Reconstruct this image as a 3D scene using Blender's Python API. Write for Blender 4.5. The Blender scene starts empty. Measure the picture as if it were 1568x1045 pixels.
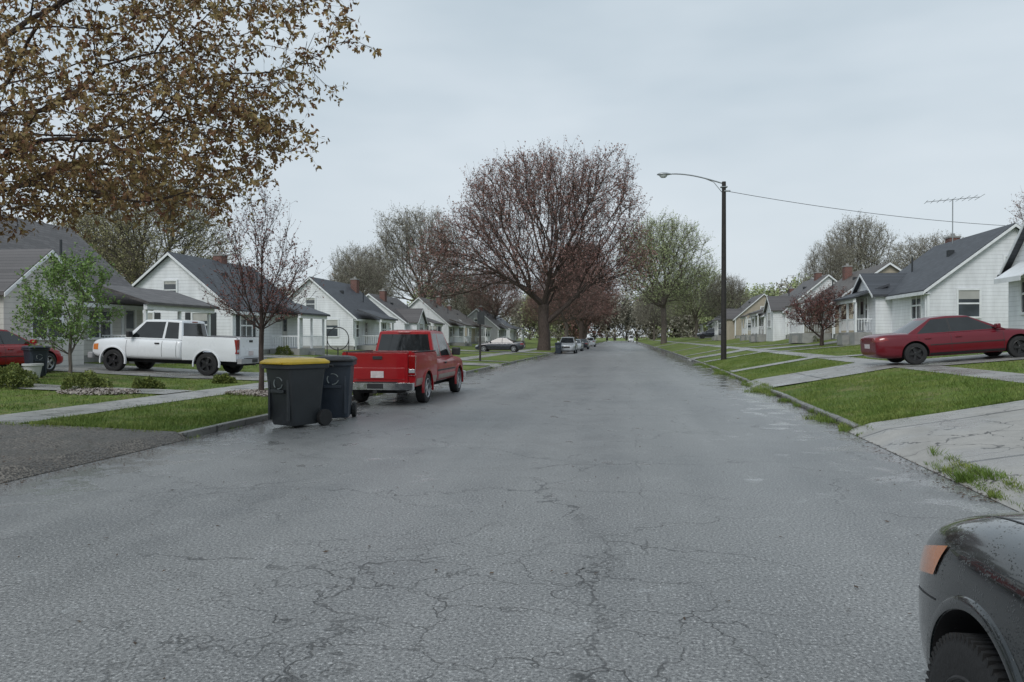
import bpy, bmesh, math, random
import numpy as np
from mathutils import Vector, Matrix
from mathutils.bvhtree import BVHTree
R=math.radians
random.seed(3)
scene=bpy.context.scene
col=scene.collection

# ------------------------------------------------------------------ nodes
def N(nt,typ,ins=None,**props):
    n=nt.nodes.new(typ)
    for k,v in props.items(): setattr(n,k,v)
    if ins:
        for k,v in ins.items():
            s=n.inputs[k]
            if isinstance(v,bpy.types.NodeSocket): nt.links.new(v,s)
            else: s.default_value=v
    return n
def c4(c): return (c[0],c[1],c[2],1.0)
def mixc(nt,fac,a,b,mode='MIX'):
    n=nt.nodes.new('ShaderNodeMix'); n.data_type='RGBA'; n.blend_type=mode
    for i,v in ((0,fac),(6,a),(7,b)):
        s=n.inputs[i]
        if isinstance(v,bpy.types.NodeSocket): nt.links.new(v,s)
        else: s.default_value=v if i==0 else c4(v)
    return n.outputs[2]
def mth(nt,op,a,b=0.0,c=None,clamp=False):
    n=nt.nodes.new('ShaderNodeMath'); n.operation=op; n.use_clamp=clamp
    for i,v in enumerate((a,b) if c is None else (a,b,c)):
        if isinstance(v,bpy.types.NodeSocket): nt.links.new(v,n.inputs[i])
        else: n.inputs[i].default_value=v
    return n.outputs[0]
def ramp(nt,v,a,b,lo=0.0,hi=1.0):
    n=N(nt,'ShaderNodeMapRange',{0:v,1:a,2:b,3:lo,4:hi}); n.clamp=True
    return n.outputs[0]
def newmat(name):
    m=bpy.data.materials.new(name); m.use_nodes=True
    nt=m.node_tree; b=nt.nodes['Principled BSDF']
    return m,nt,b
def noise(nt,vec,scale,detail=4,rough=.55,out=0):
    n=N(nt,'ShaderNodeTexNoise',{'Vector':vec,'Scale':scale,'Detail':detail,'Roughness':rough})
    return n.outputs[out]
def pos(nt): return nt.nodes.new('ShaderNodeNewGeometry').outputs['Position']
def sc(c,k): return tuple(min(1,x*k) for x in c)
def mat(name,colr,rough=.6,metal=0.0,spec=.5,var=.15,vs=3.0,bump=0.0,bs=60,coat=0.0,coatr=.05):
    m,nt,b=newmat(name)
    tc=nt.nodes.new('ShaderNodeTexCoord').outputs['Object']
    n1=noise(nt,tc,vs,3)
    f=ramp(nt,n1,.3,.7)
    cc=mixc(nt,f,sc(colr,1-var),sc(colr,1+var))
    nt.links.new(cc,b.inputs['Base Color'])
    b.inputs['Metallic'].default_value=metal
    rr=ramp(nt,noise(nt,tc,vs*3,2),.3,.7,max(0,rough-.06),min(1,rough+.08)); nt.links.new(rr,b.inputs['Roughness'])
    b.inputs['Specular IOR Level'].default_value=spec
    b.inputs['Coat Weight'].default_value=coat; b.inputs['Coat Roughness'].default_value=coatr
    if bump>0:
        bn=N(nt,'ShaderNodeBump',{'Height':noise(nt,tc,bs,3),'Strength':bump,'Distance':.02})
        nt.links.new(bn.outputs[0],b.inputs['Normal'])
    return m
def foliage(name,c1,c2,c3,scale=.6,fine=9.0,rough=.6,transl=.0):
    m,nt,b=newmat(name)
    p=pos(nt)
    a=ramp(nt,noise(nt,p,scale,1),.35,.65)
    f=ramp(nt,noise(nt,p,fine,1),.35,.65)
    cc=mixc(nt,f,mixc(nt,a,c1,c2),c3)
    nt.links.new(cc,b.inputs['Base Color']); b.inputs['Roughness'].default_value=rough
    b.inputs['Specular IOR Level'].default_value=.2
    return m

# ------------------------------------------------------------------ mesh builders
def link(o,parent=None):
    col.objects.link(o)
    if parent: o.parent=parent
    return o
def empty(name,loc=(0,0,0),rz=0.0):
    e=bpy.data.objects.new(name,None); e.location=loc; e.rotation_euler=(0,0,rz); e.empty_display_size=.3
    return link(e)
class MB:
    def __init__(s,f=1): s.v=[]; s.fc=[]; s.mi=[]; s.f=f
    def add(s,vs,fs,m=0):
        o=len(s.v)
        s.v+=[(p[0]*s.f,p[1],p[2]) for p in vs]
        s.fc+=[tuple(i+o for i in f) for f in fs]; s.mi+=[m]*len(fs)
    def box(s,x0,x1,y0,y1,z0,z1,m=0,M=None):
        vs=[Vector((x,y,z)) for x in (x0,x1) for y in (y0,y1) for z in (z0,z1)]
        if M is not None: vs=[M@v for v in vs]
        s.add(vs,[(0,1,3,2),(4,6,7,5),(0,4,5,1),(2,3,7,6),(0,2,6,4),(1,5,7,3)],m)
    def cyl(s,p0,p1,r0,r1=None,n=12,m=0,caps=True):
        if r1 is None: r1=r0
        p0=Vector(p0);p1=Vector(p1); d=(p1-p0).normalized()
        a=d.orthogonal().normalized(); b=d.cross(a)
        vs=[]
        for p,r in ((p0,r0),(p1,r1)):
            for i in range(n):
                t=2*math.pi*i/n; vs.append(p+a*r*math.cos(t)+b*r*math.sin(t))
        fs=[(i,(i+1)%n,n+(i+1)%n,n+i) for i in range(n)]
        if caps: fs+=[tuple(range(n))[::-1],tuple(range(n,2*n))]
        s.add(vs,fs,m)
    def path(s,pts,rs,n=8,m=0):
        pts=[Vector(p) for p in pts]; vs=[]
        k=len(pts)
        for i,p in enumerate(pts):
            d=(pts[min(i+1,k-1)]-pts[max(i-1,0)]).normalized()
            a=Vector((0.13,.98,.07)).cross(d)
            if a.length<.05: a=Vector((1,0,0)).cross(d)
            a.normalize(); b=d.cross(a); r=rs[i] if hasattr(rs,'__len__') else rs
            for j in range(n):
                t=2*math.pi*j/n; vs.append(p+a*r*math.cos(t)+b*r*math.sin(t))
        fs=[(i*n+j,i*n+(j+1)%n,(i+1)*n+(j+1)%n,(i+1)*n+j) for i in range(k-1) for j in range(n)]
        fs+=[tuple(range(n))[::-1],tuple(range((k-1)*n,k*n))]
        s.add(vs,fs,m)
    def ext(s,poly,ya,yb,m=0):
        n=len(poly); vs=[(x,ya,z) for x,z in poly]+[(x,yb,z) for x,z in poly]
        s.add(vs,[(i,(i+1)%n,n+(i+1)%n,n+i) for i in range(n)]+[tuple(range(n))[::-1],tuple(range(n,2*n))],m)
    def extx(s,poly,xa,xb,m=0):
        n=len(poly); vs=[(xa,y,z) for y,z in poly]+[(xb,y,z) for y,z in poly]
        s.add(vs,[(i,(i+1)%n,n+(i+1)%n,n+i) for i in range(n)]+[tuple(range(n))[::-1],tuple(range(n,2*n))],m)
    def lathe(s,c,prof,n=32,m=0):
        vs=[];k=len(prof)
        for x,r in prof:
            for j in range(n):
                t=2*math.pi*j/n; vs.append((c[0]+x,c[1]+r*math.cos(t),c[2]+r*math.sin(t)))
        s.add(vs,[(i*n+j,i*n+(j+1)%n,(i+1)*n+(j+1)%n,(i+1)*n+j) for i in range(k-1) for j in range(n)],m)
    def loft(s,rings,m=0,caps=True):
        n=len(rings[0]); vs=[p for r in rings for p in r]; k=len(rings)
        fs=[(i*n+j,i*n+(j+1)%n,(i+1)*n+(j+1)%n,(i+1)*n+j) for i in range(k-1) for j in range(n)]
        if caps: fs+=[tuple(range(n))[::-1],tuple(range((k-1)*n,k*n))]
        s.add(vs,fs,m)
    def build(s,name,parent=None,mats=(),bevel=0,smooth=0,loc=None,segs=2):
        me=bpy.data.meshes.new(name); me.from_pydata([tuple(v) for v in s.v],[],s.fc)
        for x in mats: me.materials.append(x)
        me.polygons.foreach_set('material_index',s.mi)
        bm=bmesh.new(); bm.from_mesh(me); bmesh.ops.recalc_face_normals(bm,faces=bm.faces); bm.to_mesh(me); bm.free()
        if smooth:
            me.polygons.foreach_set('use_smooth',[True]*len(me.polygons)); me.set_sharp_from_angle(angle=R(smooth))
        o=bpy.data.objects.new(name,me); link(o,parent)
        if loc: o.location=loc
        if bevel:
            b=o.modifiers.new('bev','BEVEL'); b.width=bevel; b.segments=segs; b.limit_method='ANGLE'; b.angle_limit=R(35)
        return o
def fast(name,V,F,mi=None,mats=(),smooth=False,parent=None):
    me=bpy.data.meshes.new(name)
    V=np.ascontiguousarray(V,dtype=np.float32); F=np.ascontiguousarray(F,dtype=np.int32)
    me.vertices.add(len(V)); me.vertices.foreach_set('co',V.ravel())
    me.loops.add(F.size); me.loops.foreach_set('vertex_index',F.ravel())
    me.polygons.add(len(F)); me.polygons.foreach_set('loop_start',np.arange(len(F),dtype=np.int32)*4)
    for x in mats: me.materials.append(x)
    if mi is not None: me.polygons.foreach_set('material_index',np.asarray(mi,dtype=np.int32))
    if smooth: me.polygons.foreach_set('use_smooth',np.ones(len(F),dtype=bool))
    me.update(calc_edges=True); me.validate()
    o=bpy.data.objects.new(name,me); link(o,parent); return o

# ------------------------------------------------------------------ terrain functions
PU=[-600,-60,-30,-22,-15,-11.4,-10,-7.2,-7.06,4.16,4.3,7.8,9.1,13,15,30,600]
PZ=[.75,.75,.75,.6,.28,.2,.18,.10,-.03,-.03,.09,.74,.80,1.15,1.5,1.9,2.0]
def shift(y): return np.interp(y,[-50,5,13,22,38,80,400],[-.5,-.4,-.15,.15,.5,.9,1.1])
def X(u,y): return u+shift(y)*np.clip(u/4.1,0,1)
def U(x,y):
    return x-shift(y) if x>4 else x
def gz(u): return np.interp(u,PU,PZ)
def ground_z(x,y): return float(gz(U(x,y)))
def drape(name,us,ys,zf,mats,parent=None):
    V=[];F=[]
    for y in ys:
        for u in us: V.append((X(u,y),y,zf(u)))
    n=len(us)
    for j in range(len(ys)-1):
        for i in range(n-1): F.append((j*n+i,j*n+i+1,(j+1)*n+i+1,(j+1)*n+i))
    return fast(name,np.array(V),np.array(F),None,mats,True,parent)

# ------------------------------------------------------------------ surface materials
def m_grass():
    m,nt,b=newmat('lawn_grass'); p=pos(nt)
    a=ramp(nt,noise(nt,p,.3,3),.40,.60); f=noise(nt,p,24,4,.7); g=noise(nt,p,1.4,4,.7)
    c=mixc(nt,a,(.12,.185,.040),(.185,.25,.052))
    c=mixc(nt,ramp(nt,g,.48,.62),c,(.26,.25,.10))
    c=mixc(nt,ramp(nt,g,.40,.30,0,.75),c,(.085,.12,.035))
    c=mixc(nt,ramp(nt,noise(nt,p,.9,5,.75),.60,.68,0,.6),c,(.15,.12,.075))
    c=mixc(nt,ramp(nt,f,.3,.6,.7,0),c,(.05,.075,.018))
    nt.links.new(c,b.inputs['Base Color']); b.inputs['Roughness'].default_value=.8; b.inputs['Specular IOR Level'].default_value=.15
    bn=N(nt,'ShaderNodeBump',{'Height':f,'Strength':.9,'Distance':.06}); nt.links.new(bn.outputs[0],b.inputs['Normal'])
    return m
def m_road():
    m,nt,b=newmat('wet_asphalt'); p=pos(nt)
    sx=N(nt,'ShaderNodeSeparateXYZ',{0:p})
    big=noise(nt,p,.22,3); med=noise(nt,p,1.6,4,.65); fine=noise(nt,p,48,3,.8)
    stv=N(nt,'ShaderNodeVectorMath',{0:p,1:(1.0,.06,1.0)},operation='MULTIPLY').outputs[0]
    streak=noise(nt,stv,.9,2)
    dis=N(nt,'ShaderNodeTexNoise',{'Vector':p,'Scale':1.3,'Detail':4.0,'Roughness':.65})
    off=N(nt,'ShaderNodeVectorMath',{0:dis.outputs[1],1:(-.5,-.5,-.5)},operation='ADD')
    off2=N(nt,'ShaderNodeVectorMath',{0:off.outputs[0],'Scale':.9},operation='SCALE')
    pd=N(nt,'ShaderNodeVectorMath',{0:p,1:off2.outputs[0]},operation='ADD')
    st=N(nt,'ShaderNodeVectorMath',{0:pd.outputs[0],1:(.75,1.0,1.0)},operation='MULTIPLY').outputs[0]
    v1=N(nt,'ShaderNodeTexVoronoi',{'Vector':st,'Scale':.50},feature='DISTANCE_TO_EDGE').outputs[0]
    v2=N(nt,'ShaderNodeTexVoronoi',{'Vector':st,'Scale':1.9},feature='DISTANCE_TO_EDGE').outputs[0]
    w=ramp(nt,dis.outputs[0],.35,.65,.3,1.0)
    dd=mth(nt,'SQRT',mth(nt,'ADD',mth(nt,'POWER',mth(nt,'ADD',sx.outputs[0],.9),2.0),mth(nt,'POWER',mth(nt,'SUBTRACT',sx.outputs[1],4.0),2.0)))
    clus=ramp(nt,dd,1.3,2.9,1,0)
    c1=mth(nt,'MULTIPLY',ramp(nt,v1,.002,.0068,1,0),mth(nt,'MAXIMUM',mth(nt,'MULTIPLY',ramp(nt,noise(nt,p,.5,1),.38,.52),.8),clus))
    m2=mth(nt,'MAXIMUM',mth(nt,'MULTIPLY',ramp(nt,noise(nt,p,.36,1),.54,.62),.5),clus)
    c2=mth(nt,'MULTIPLY',ramp(nt,v2,.003,.016,1,0),m2)
    jx=mth(nt,'ABSOLUTE',mth(nt,'ADD',mth(nt,'ADD',sx.outputs[0],-.2),mth(nt,'MULTIPLY',mth(nt,'SUBTRACT',med,.5),.35)))
    c3=mth(nt,'MULTIPLY',ramp(nt,jx,.004,.014,1,0),ramp(nt,noise(nt,p,.8,1),.50,.60,0,.6))
    crack=mth(nt,'MULTIPLY',mth(nt,'MAXIMUM',mth(nt,'MAXIMUM',c1,c2),c3),w,clamp=True)
    edge=mth(nt,'MAXIMUM',ramp(nt,sx.outputs[0],2.4,4.0),ramp(nt,sx.outputs[0],-4.9,-6.8))
    wet=ramp(nt,mth(nt,'ADD',mth(nt,'MULTIPLY',edge,.2),big),.55,.8)
    wet2=ramp(nt,mth(nt,'ADD',mth(nt,'MULTIPLY',edge,.22),med),.60,.68)
    base=mixc(nt,ramp(nt,big,.40,.60),(.155,.158,.160),(.225,.225,.222))
    base=mixc(nt,ramp(nt,streak,.38,.62,0,.6),base,(.285,.285,.28))
    base=mixc(nt,ramp(nt,med,.38,.66,0,.45),base,(.29,.29,.285))
    base=mixc(nt,ramp(nt,fine,.36,.52,.85,0),base,(.045,.046,.048))
    base=mixc(nt,ramp(nt,fine,.57,.66,0,.9),base,(.60,.60,.59))
    base=mixc(nt,mth(nt,'MULTIPLY',wet,.3),base,(.09,.091,.093))
    base=mixc(nt,mth(nt,'MULTIPLY',crack,.92),base,(.018,.018,.018))
    nt.links.new(base,b.inputs['Base Color'])
    r=mth(nt,'SUBTRACT',ramp(nt,med,.3,.7,.32,.46),mth(nt,'MULTIPLY',wet,.10))
    r=mth(nt,'SUBTRACT',r,mth(nt,'MULTIPLY',wet2,.25),clamp=True); nt.links.new(r,b.inputs['Roughness'])
    b.inputs['Specular IOR Level'].default_value=.55
    h=mth(nt,'SUBTRACT',fine,mth(nt,'MULTIPLY',crack,1.2))
    h=mth(nt,'MULTIPLY',h,mth(nt,'SUBTRACT',1.0,mth(nt,'MULTIPLY',wet2,.85)))
    bn=N(nt,'ShaderNodeBump',{'Height':h,'Strength':.6,'Distance':.012}); nt.links.new(bn.outputs[0],b.inputs['Normal'])
    return m
def m_gravel():
    m,nt,b=newmat('driveway_gravel_asphalt'); p=pos(nt)
    v=N(nt,'ShaderNodeTexVoronoi',{'Vector':p,'Scale':30.0}); med=noise(nt,p,1.3,5,.7)
    c=mixc(nt,ramp(nt,noise(nt,p,30,3,.8),.40,.60),(.030,.027,.024),(.25,.225,.195))
    c=mixc(nt,ramp(nt,med,.42,.58,0,.65),c,(.055,.046,.036))
    nt.links.new(c,b.inputs['Base Color']); nt.links.new(ramp(nt,med,.4,.62,.7,.35),b.inputs['Roughness'])
    bn=N(nt,'ShaderNodeBump',{'Height':v.outputs[0],'Strength':1.0,'Distance':.025}); nt.links.new(bn.outputs[0],b.inputs['Normal'])
    return m
def m_conc(name,base,joint=1.5,axis=1,dark=.6,wetk=.3,crk=.3):
    m,nt,b=newmat(name); p=pos(nt); sx=N(nt,'ShaderNodeSeparateXYZ',{0:p})
    med=noise(nt,p,1.5,5,.7); fine=noise(nt,p,70,2,.7)
    c=mixc(nt,ramp(nt,med,.3,.7),sc(base,.72),sc(base,1.15))
    c=mixc(nt,ramp(nt,fine,.35,.6,.5,0),c,sc(base,.5))
    fr=mth(nt,'FRACT',mth(nt,'DIVIDE',sx.outputs[axis],joint)); j=ramp(nt,mth(nt,'ABSOLUTE',mth(nt,'SUBTRACT',fr,.5)),.485,.492)
    dis=N(nt,'ShaderNodeTexNoise',{'Vector':p,'Scale':2.0,'Detail':3.0}).outputs[1]
    pd=N(nt,'ShaderNodeVectorMath',{0:p,1:dis},operation='ADD').outputs[0]
    v=N(nt,'ShaderNodeTexVoronoi',{'Vector':pd,'Scale':.8},feature='DISTANCE_TO_EDGE').outputs[0]
    cr=mth(nt,'MULTIPLY',ramp(nt,v,.004,.014,1,0),ramp(nt,noise(nt,p,.7,2),.6-crk,.7-crk))
    c=mixc(nt,mth(nt,'MAXIMUM',j,cr),c,sc(base,.2))
    wet=ramp(nt,noise(nt,p,.8,3),.45,.6)
    c=mixc(nt,mth(nt,'MULTIPLY',wet,wetk),c,sc(base,.45))
    nt.links.new(c,b.inputs['Base Color']); nt.links.new(mth(nt,'SUBTRACT',.55,mth(nt,'MULTIPLY',wet,.35)),b.inputs['Roughness'])
    bn=N(nt,'ShaderNodeBump',{'Height':fine,'Strength':.4,'Distance':.01}); nt.links.new(bn.outputs[0],b.inputs['Normal'])
    return m
def m_siding(name,base,lap=.19):
    m,nt,b=newmat(name); p=pos(nt); sx=N(nt,'ShaderNodeSeparateXYZ',{0:p})
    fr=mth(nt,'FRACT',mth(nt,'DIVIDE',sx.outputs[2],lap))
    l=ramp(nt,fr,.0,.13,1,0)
    sv=N(nt,'ShaderNodeVectorMath',{0:p,1:(1.6,1.6,.35)},operation='MULTIPLY').outputs[0]
    c=mixc(nt,ramp(nt,noise(nt,sv,1.3,5,.65),.3,.7),sc(base,.80),sc(base,1.03))
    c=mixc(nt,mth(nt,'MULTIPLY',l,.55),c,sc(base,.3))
    nt.links.new(c,b.inputs['Base Color']); b.inputs['Roughness'].default_value=.5
    bn=N(nt,'ShaderNodeBump',{'Height':mth(nt,'SUBTRACT',1.0,fr),'Strength':.4,'Distance':.03}); nt.links.new(bn.outputs[0],b.inputs['Normal'])
    return m
def m_shingle(name,base):
    m,nt,b=newmat(name); p=pos(nt); sx=N(nt,'ShaderNodeSeparateXYZ',{0:p})
    v=N(nt,'ShaderNodeCombineXYZ',{0:sx.outputs[1],1:mth(nt,'MULTIPLY',sx.outputs[2],1.3),2:0.0}).outputs[0]
    br=N(nt,'ShaderNodeTexBrick',{'Vector':v,'Color1':c4(sc(base,.7)),'Color2':c4(sc(base,1.3)),'Mortar':c4(sc(base,.4)),'Scale':1.0,'Mortar Size':.012,'Brick Width':.35,'Row Height':.16})
    c=mixc(nt,ramp(nt,noise(nt,p,.7,4),.3,.7,0,.45),br.outputs[0],sc(base,.7))
    c=mixc(nt,ramp(nt,noise(nt,p,30,2),.4,.7,0,.4),c,sc(base,1.6))
    nt.links.new(c,b.inputs['Base Color']); b.inputs['Roughness'].default_value=.6
    bn=N(nt,'ShaderNodeBump',{'Height':br.outputs[1],'Strength':-.4,'Distance':.02}); nt.links.new(bn.outputs[0],b.inputs['Normal'])
    return m
def m_brick(name,base):
    m,nt,b=newmat(name); p=pos(nt); sx=N(nt,'ShaderNodeSeparateXYZ',{0:p})
    v=N(nt,'ShaderNodeCombineXYZ',{0:mth(nt,'ADD',sx.outputs[0],sx.outputs[1]),1:sx.outputs[2],2:0.0}).outputs[0]
    br=N(nt,'ShaderNodeTexBrick',{'Vector':v,'Color1':c4(base),'Color2':c4(sc(base,.6)),'Mortar':(.25,.22,.2,1),'Scale':1.0,'Mortar Size':.008,'Brick Width':.22,'Row Height':.075})
    nt.links.new(br.outputs[0],b.inputs['Base Color']); b.inputs['Roughness'].default_value=.8
    return m
def m_bark(name,base):
    m,nt,b=newmat(name); p=pos(nt)
    st=N(nt,'ShaderNodeVectorMath',{0:p,1:(9.0,9.0,2.0)},operation='MULTIPLY').outputs[0]
    n1=noise(nt,st,1.6,2,.7)
    c=mixc(nt,ramp(nt,n1,.3,.7),sc(base,.55),sc(base,1.4)); nt.links.new(c,b.inputs['Base Color']); b.inputs['Roughness'].default_value=.85
    b.inputs['Specular IOR Level'].default_value=.2
    return m
GRASS=m_grass(); ROAD=m_road()
WALK=m_conc('sidewalk_concrete',(.38,.37,.35)); CURB=m_conc('kerb_concrete',(.24,.235,.22),3.0)
APR=m_conc('apron_concrete',(.40,.38,.35),3.2,1,.6,.25,.32); DRIVE=m_conc('driveway_concrete',(.36,.35,.33),3.0,0)
GRAV=m_gravel()
WHITE=m_siding('white_siding',(.80,.82,.85)); CREAM=m_siding('cream_siding',(.62,.61,.57)); TAN=m_siding('tan_siding',(.42,.37,.29)); GREY=m_siding('grey_siding',(.36,.37,.38))
R_DARK=m_shingle('dark_shingle',(.062,.067,.078)); R_GREY=m_shingle('grey_shingle',(.110,.102,.102)); R_BRN=m_shingle('brown_shingle',(.10,.085,.075))
TRIM=mat('white_trim',(.76,.78,.80),.45,var=.08); DTRIM=mat('dark_shutter',(.03,.035,.04),.5)
BRICK=m_brick('chimney_brick',(.17,.055,.04)); FOUND=mat('foundation_block',(.3,.3,.29),.8,var=.15,bump=.3)
GLASS=mat('window_glass',(.05,.06,.07),.06,0,.9,.6,.7); DOORM=mat('painted_door',(.5,.5,.5),.4); DOORR=mat('red_door',(.2,.03,.03),.4)
BLIND=mat('window_blind',(.42,.42,.40),.6,0,.5,.1,2)
DARKIN=mat('dark_recess',(.012,.012,.014),.8)
BARK=m_bark('grey_bark',(.14,.12,.105)); BARKD=m_bark('dark_wet_bark',(.070,.054,.048)); BARKT=m_bark('maple_bark',(.085,.066,.058))

# ------------------------------------------------------------------ ground, road, kerbs, walks
ys=list(np.arange(-60,160,1.0))+list(np.arange(160,420,6.0))+[430,520,700,1000,1500,2200]
us=[-2200,-600,-200,-60,-30,-22,-18,-15,-13,-11.4,-10,-8.5,-7.2,-7.06,-3,0,4.16,4.3,5.5,6.6,7.8,9.1,11,13,15,20,30,60,200,600,2200]
drape('ground',us,[-400,-150]+ys,lambda u:float(gz(u)),[GRASS])
rys=list(np.arange(-60,160,2.0))+list(np.arange(160,345,8.0))
drape('road',[-7.03,-6,-4,-2,0,2,4,4.12],rys,lambda u:0.0,[ROAD])
def kerb(name,u0,u1,ya,yb,z1=.105):
    yy=list(np.arange(ya,yb,1.5))+[yb]; mb=MB()
    rings=[]
    for i,y in enumerate(yy):
        xa=float(X(u0,y));xb=float(X(u1,y)); w=math.sin(i*1.7)*.006
        rings.append([(xa+.01+w,y,-.06),(xb+w,y,-.06),(xb+w,y,z1+w),(xa+.035+w,y,z1+w),(xa+w,y,z1-.03)])
    mb.loft(rings); return mb.build(name,None,[CURB],.012)
for a,b in ((-40,-3.2),(11.0,22.6),(27.2,39),(42.5,300)): kerb('kerb',-7.2,-7.04,a,b)
for a,b in ((-40,6.5),(13.8,23.2),(27.6,300)):
    kerb('kerb',4.14,4.27,a,b)
def yl(a,b,s=1.0): return list(np.arange(a,b,s))+[b]
drape('sidewalk',[-11.4,-10.1],yl(-40,300),lambda u:float(gz(u))+.014,[WALK])
drape('sidewalk',[7.82,9.08],yl(-40,300),lambda u:float(gz(u))+.014,[WALK])
def ramped(side):
    def f(u):
        if side>0: return float(np.interp(u,[4.0,4.4,5.5,600],[.006,.155,float(gz(5.5))+.03,0])) if u<=5.5 else float(gz(u))+.024
        return float(np.interp(u,[-8.5,-7.18,-6.95],[float(gz(-8.5))+.03,.125,.006])) if u>=-8.5 else float(gz(u))+.024
    return f
def apron(name,side,ya,yb,umax,m):
    if side>0: u=[4.0,4.4,4.9,5.5,6.6,7.8,9.1,11,13,15,20,30]
    else: u=[-6.95,-7.18,-7.8,-8.5,-10,-11.4,-13,-15,-18,-22,-30]
    u=[k for k in u if abs(k)<=abs(umax)]
    if side<0: u=u[::-1]
    return drape(name,u,yl(ya,yb,.5),ramped(side),[m])
apron('driveway',1,6.5,13.7,9.1,APR)
apron('driveway',-1,-3.2,11.0,-30,GRAV)
apron('driveway',-1,22.8,27.0,-22,DRIVE)
apron('driveway',1,23.4,27.4,15,DRIVE)
apron('driveway',-1,39.2,42.3,-22,DRIVE); apron('driveway',-1,70.5,74.5,-22,DRIVE)
apron('driveway',1,53,56,30,DRIVE)
apron('driveway',1,120,124,15,DRIVE)
def path(name,ua,ub,y,w=1.0):
    u=[k for k in (-22,-18,-15,-13,-11.4,-10.1,-8.5,-7.2,4.3,5.5,6.6,7.8,9.1,11,13,15) if min(ua,ub)<=k<=max(ua,ub)]
    drape(name,u,[y,y+w],lambda q:float(gz(q))+.03,[WALK])
path('footpath',-22,-11.4,17.0,1.3); path('footpath',-22,-7.2,45.5); path('footpath',-22,-7.2,63)
path('footpath',4.3,15,33.5,1.2); path('footpath',4.3,15,46.5,1.2); path('footpath',4.3,15,62,1.2); path('footpath',4.3,15,80,1.2)

GB=foliage('grass_blades',(.14,.215,.044),(.26,.30,.085),(.09,.145,.03),1.3,14,.6)
rng=np.random.default_rng(5)
def blades(name,u0,u1,y0,y1,n,h0,h1,w,mask=None,dens=None,m=GB):
    u=rng.uniform(u0,u1,n); y=rng.uniform(y0,y1,n)
    if dens: y=y0+(y1-y0)*rng.random(n)**dens
    if mask is not None:
        k=mask(u,y); u=u[k];y=y[k]
    # patchy growth: thin the blades where a slow wave is low
    pv=np.sin(u*1.9+y*.7)+np.sin(y*1.3-u*2.7+1)+np.sin(u*4.3+y*3.1)*.6
    k=rng.random(len(u))<np.clip(.62+.28*pv,.2,1); u=u[k];y=y[k]
    n=len(u); x=X(u,y); z=np.maximum(gz(u),0)-.005
    h=rng.uniform(h0,h1,n)*(.55+.9*(np.sin(u*3.1+y*1.3)*np.sin(y*2.3-u)*.5+.5)); a=rng.uniform(0,2*np.pi,n); lx=rng.normal(0,.5,n)*h; ly=rng.normal(0,.5,n)*h
    dx=np.cos(a)*w;dy=np.sin(a)*w
    V=np.empty((n,4,3)); V[:,0]=np.c_[x-dx,y-dy,z];V[:,1]=np.c_[x+dx,y+dy,z]
    V[:,2]=np.c_[x+dx*.25+lx,y+dy*.25+ly,z+h];V[:,3]=np.c_[x-dx*.25+lx,y-dy*.25+ly,z+h]
    return fast(name,V.reshape(-1,3),np.arange(n*4).reshape(-1,4),None,[m])
blades('grass',4.27,7.8,13.8,48,85000,.03,.085,.006,lambda u,y:~((y>23.2)&(y<27.6))&~((y>33.4)&(y<34.8)),1.6)
blades('grass',9.1,16,16,50,40000,.03,.07,.008,lambda u,y:~((y>23.2)&(y<27.6))&~((y>33.4)&(y<34.8)),1.3)
blades('grass',-10.05,-7.2,11.05,34,65000,.03,.085,.006,lambda u,y:~((y>22.6)&(y<27.2)),1.6)
blades('grass',-20,-11.45,11.1,34,50000,.03,.07,.008,lambda u,y:~((y>22.6)&(y<27.2))&~((y>16.9)&(y<18.4)),1.2)
def clump(u,y): return (np.sin(y*1.7)+np.sin(y*4.1+1)+np.sin(y*9.3)*.7+np.sin(y*.6))>(-.4+(4.16-u)*5.5)
blades('weeds',3.4,4.3,8.0,46,110000,.03,.12,.007,lambda u,y:clump(u,y)&~((y>10.6)&(y<13.0)),1.5)
blades('weeds',4.05,4.4,6.0,10.1,5000,.03,.1,.007)
blades('weeds',-7.3,-6.95,11,70,14000,.03,.08,.007,lambda u,y:(np.sin(y*1.3)+np.sin(y*3.1))>.2)
blades('weeds',-30,-7.3,10.75,11.15,9000,.03,.1,.007)
def litter(name,u0,u1,y0,y1,n,s0,s1,m,pw=1.4):
    u=u1-(u1-u0)*rng.random(n)**pw; y=y0+(y1-y0)*rng.random(n)**1.5; x=X(u,y); z=np.maximum(gz(u),0)+.006
    if u1<-7.15: z=z+.03
    a=rng.uniform(0,6.28,n); s=rng.uniform(s0,s1,n); V=np.empty((n,4,3))
    for k in range(4):
        t=a+k*np.pi/2; q=s*(1 if k%2 else .55); V[:,k]=np.c_[x+np.cos(t)*q,y+np.sin(t)*q,z+rng.uniform(0,.012,n)]
    return fast(name,V.reshape(-1,3),np.arange(n*4).reshape(-1,4),None,[m])
LIT=mat('leaf_litter',(.07,.045,.028),.7,var=.5,vs=8)
litter('leaf_litter',3.7,4.16,8,40,4000,.008,.025,LIT,pw=3)
litter('leaf_litter',-6.95,-6.3,5,40,2000,.008,.022,LIT,pw=.5)
litter('leaf_litter',-6.5,4.0,1.5,26,340,.008,.028,LIT,pw=1)
litter('leaf_litter',-16,-7.2,0,11,1200,.01,.035,LIT,pw=1)
STONE=mat('pale_mulch_stone',(.32,.28,.25),.7,var=.4,vs=12)
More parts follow.
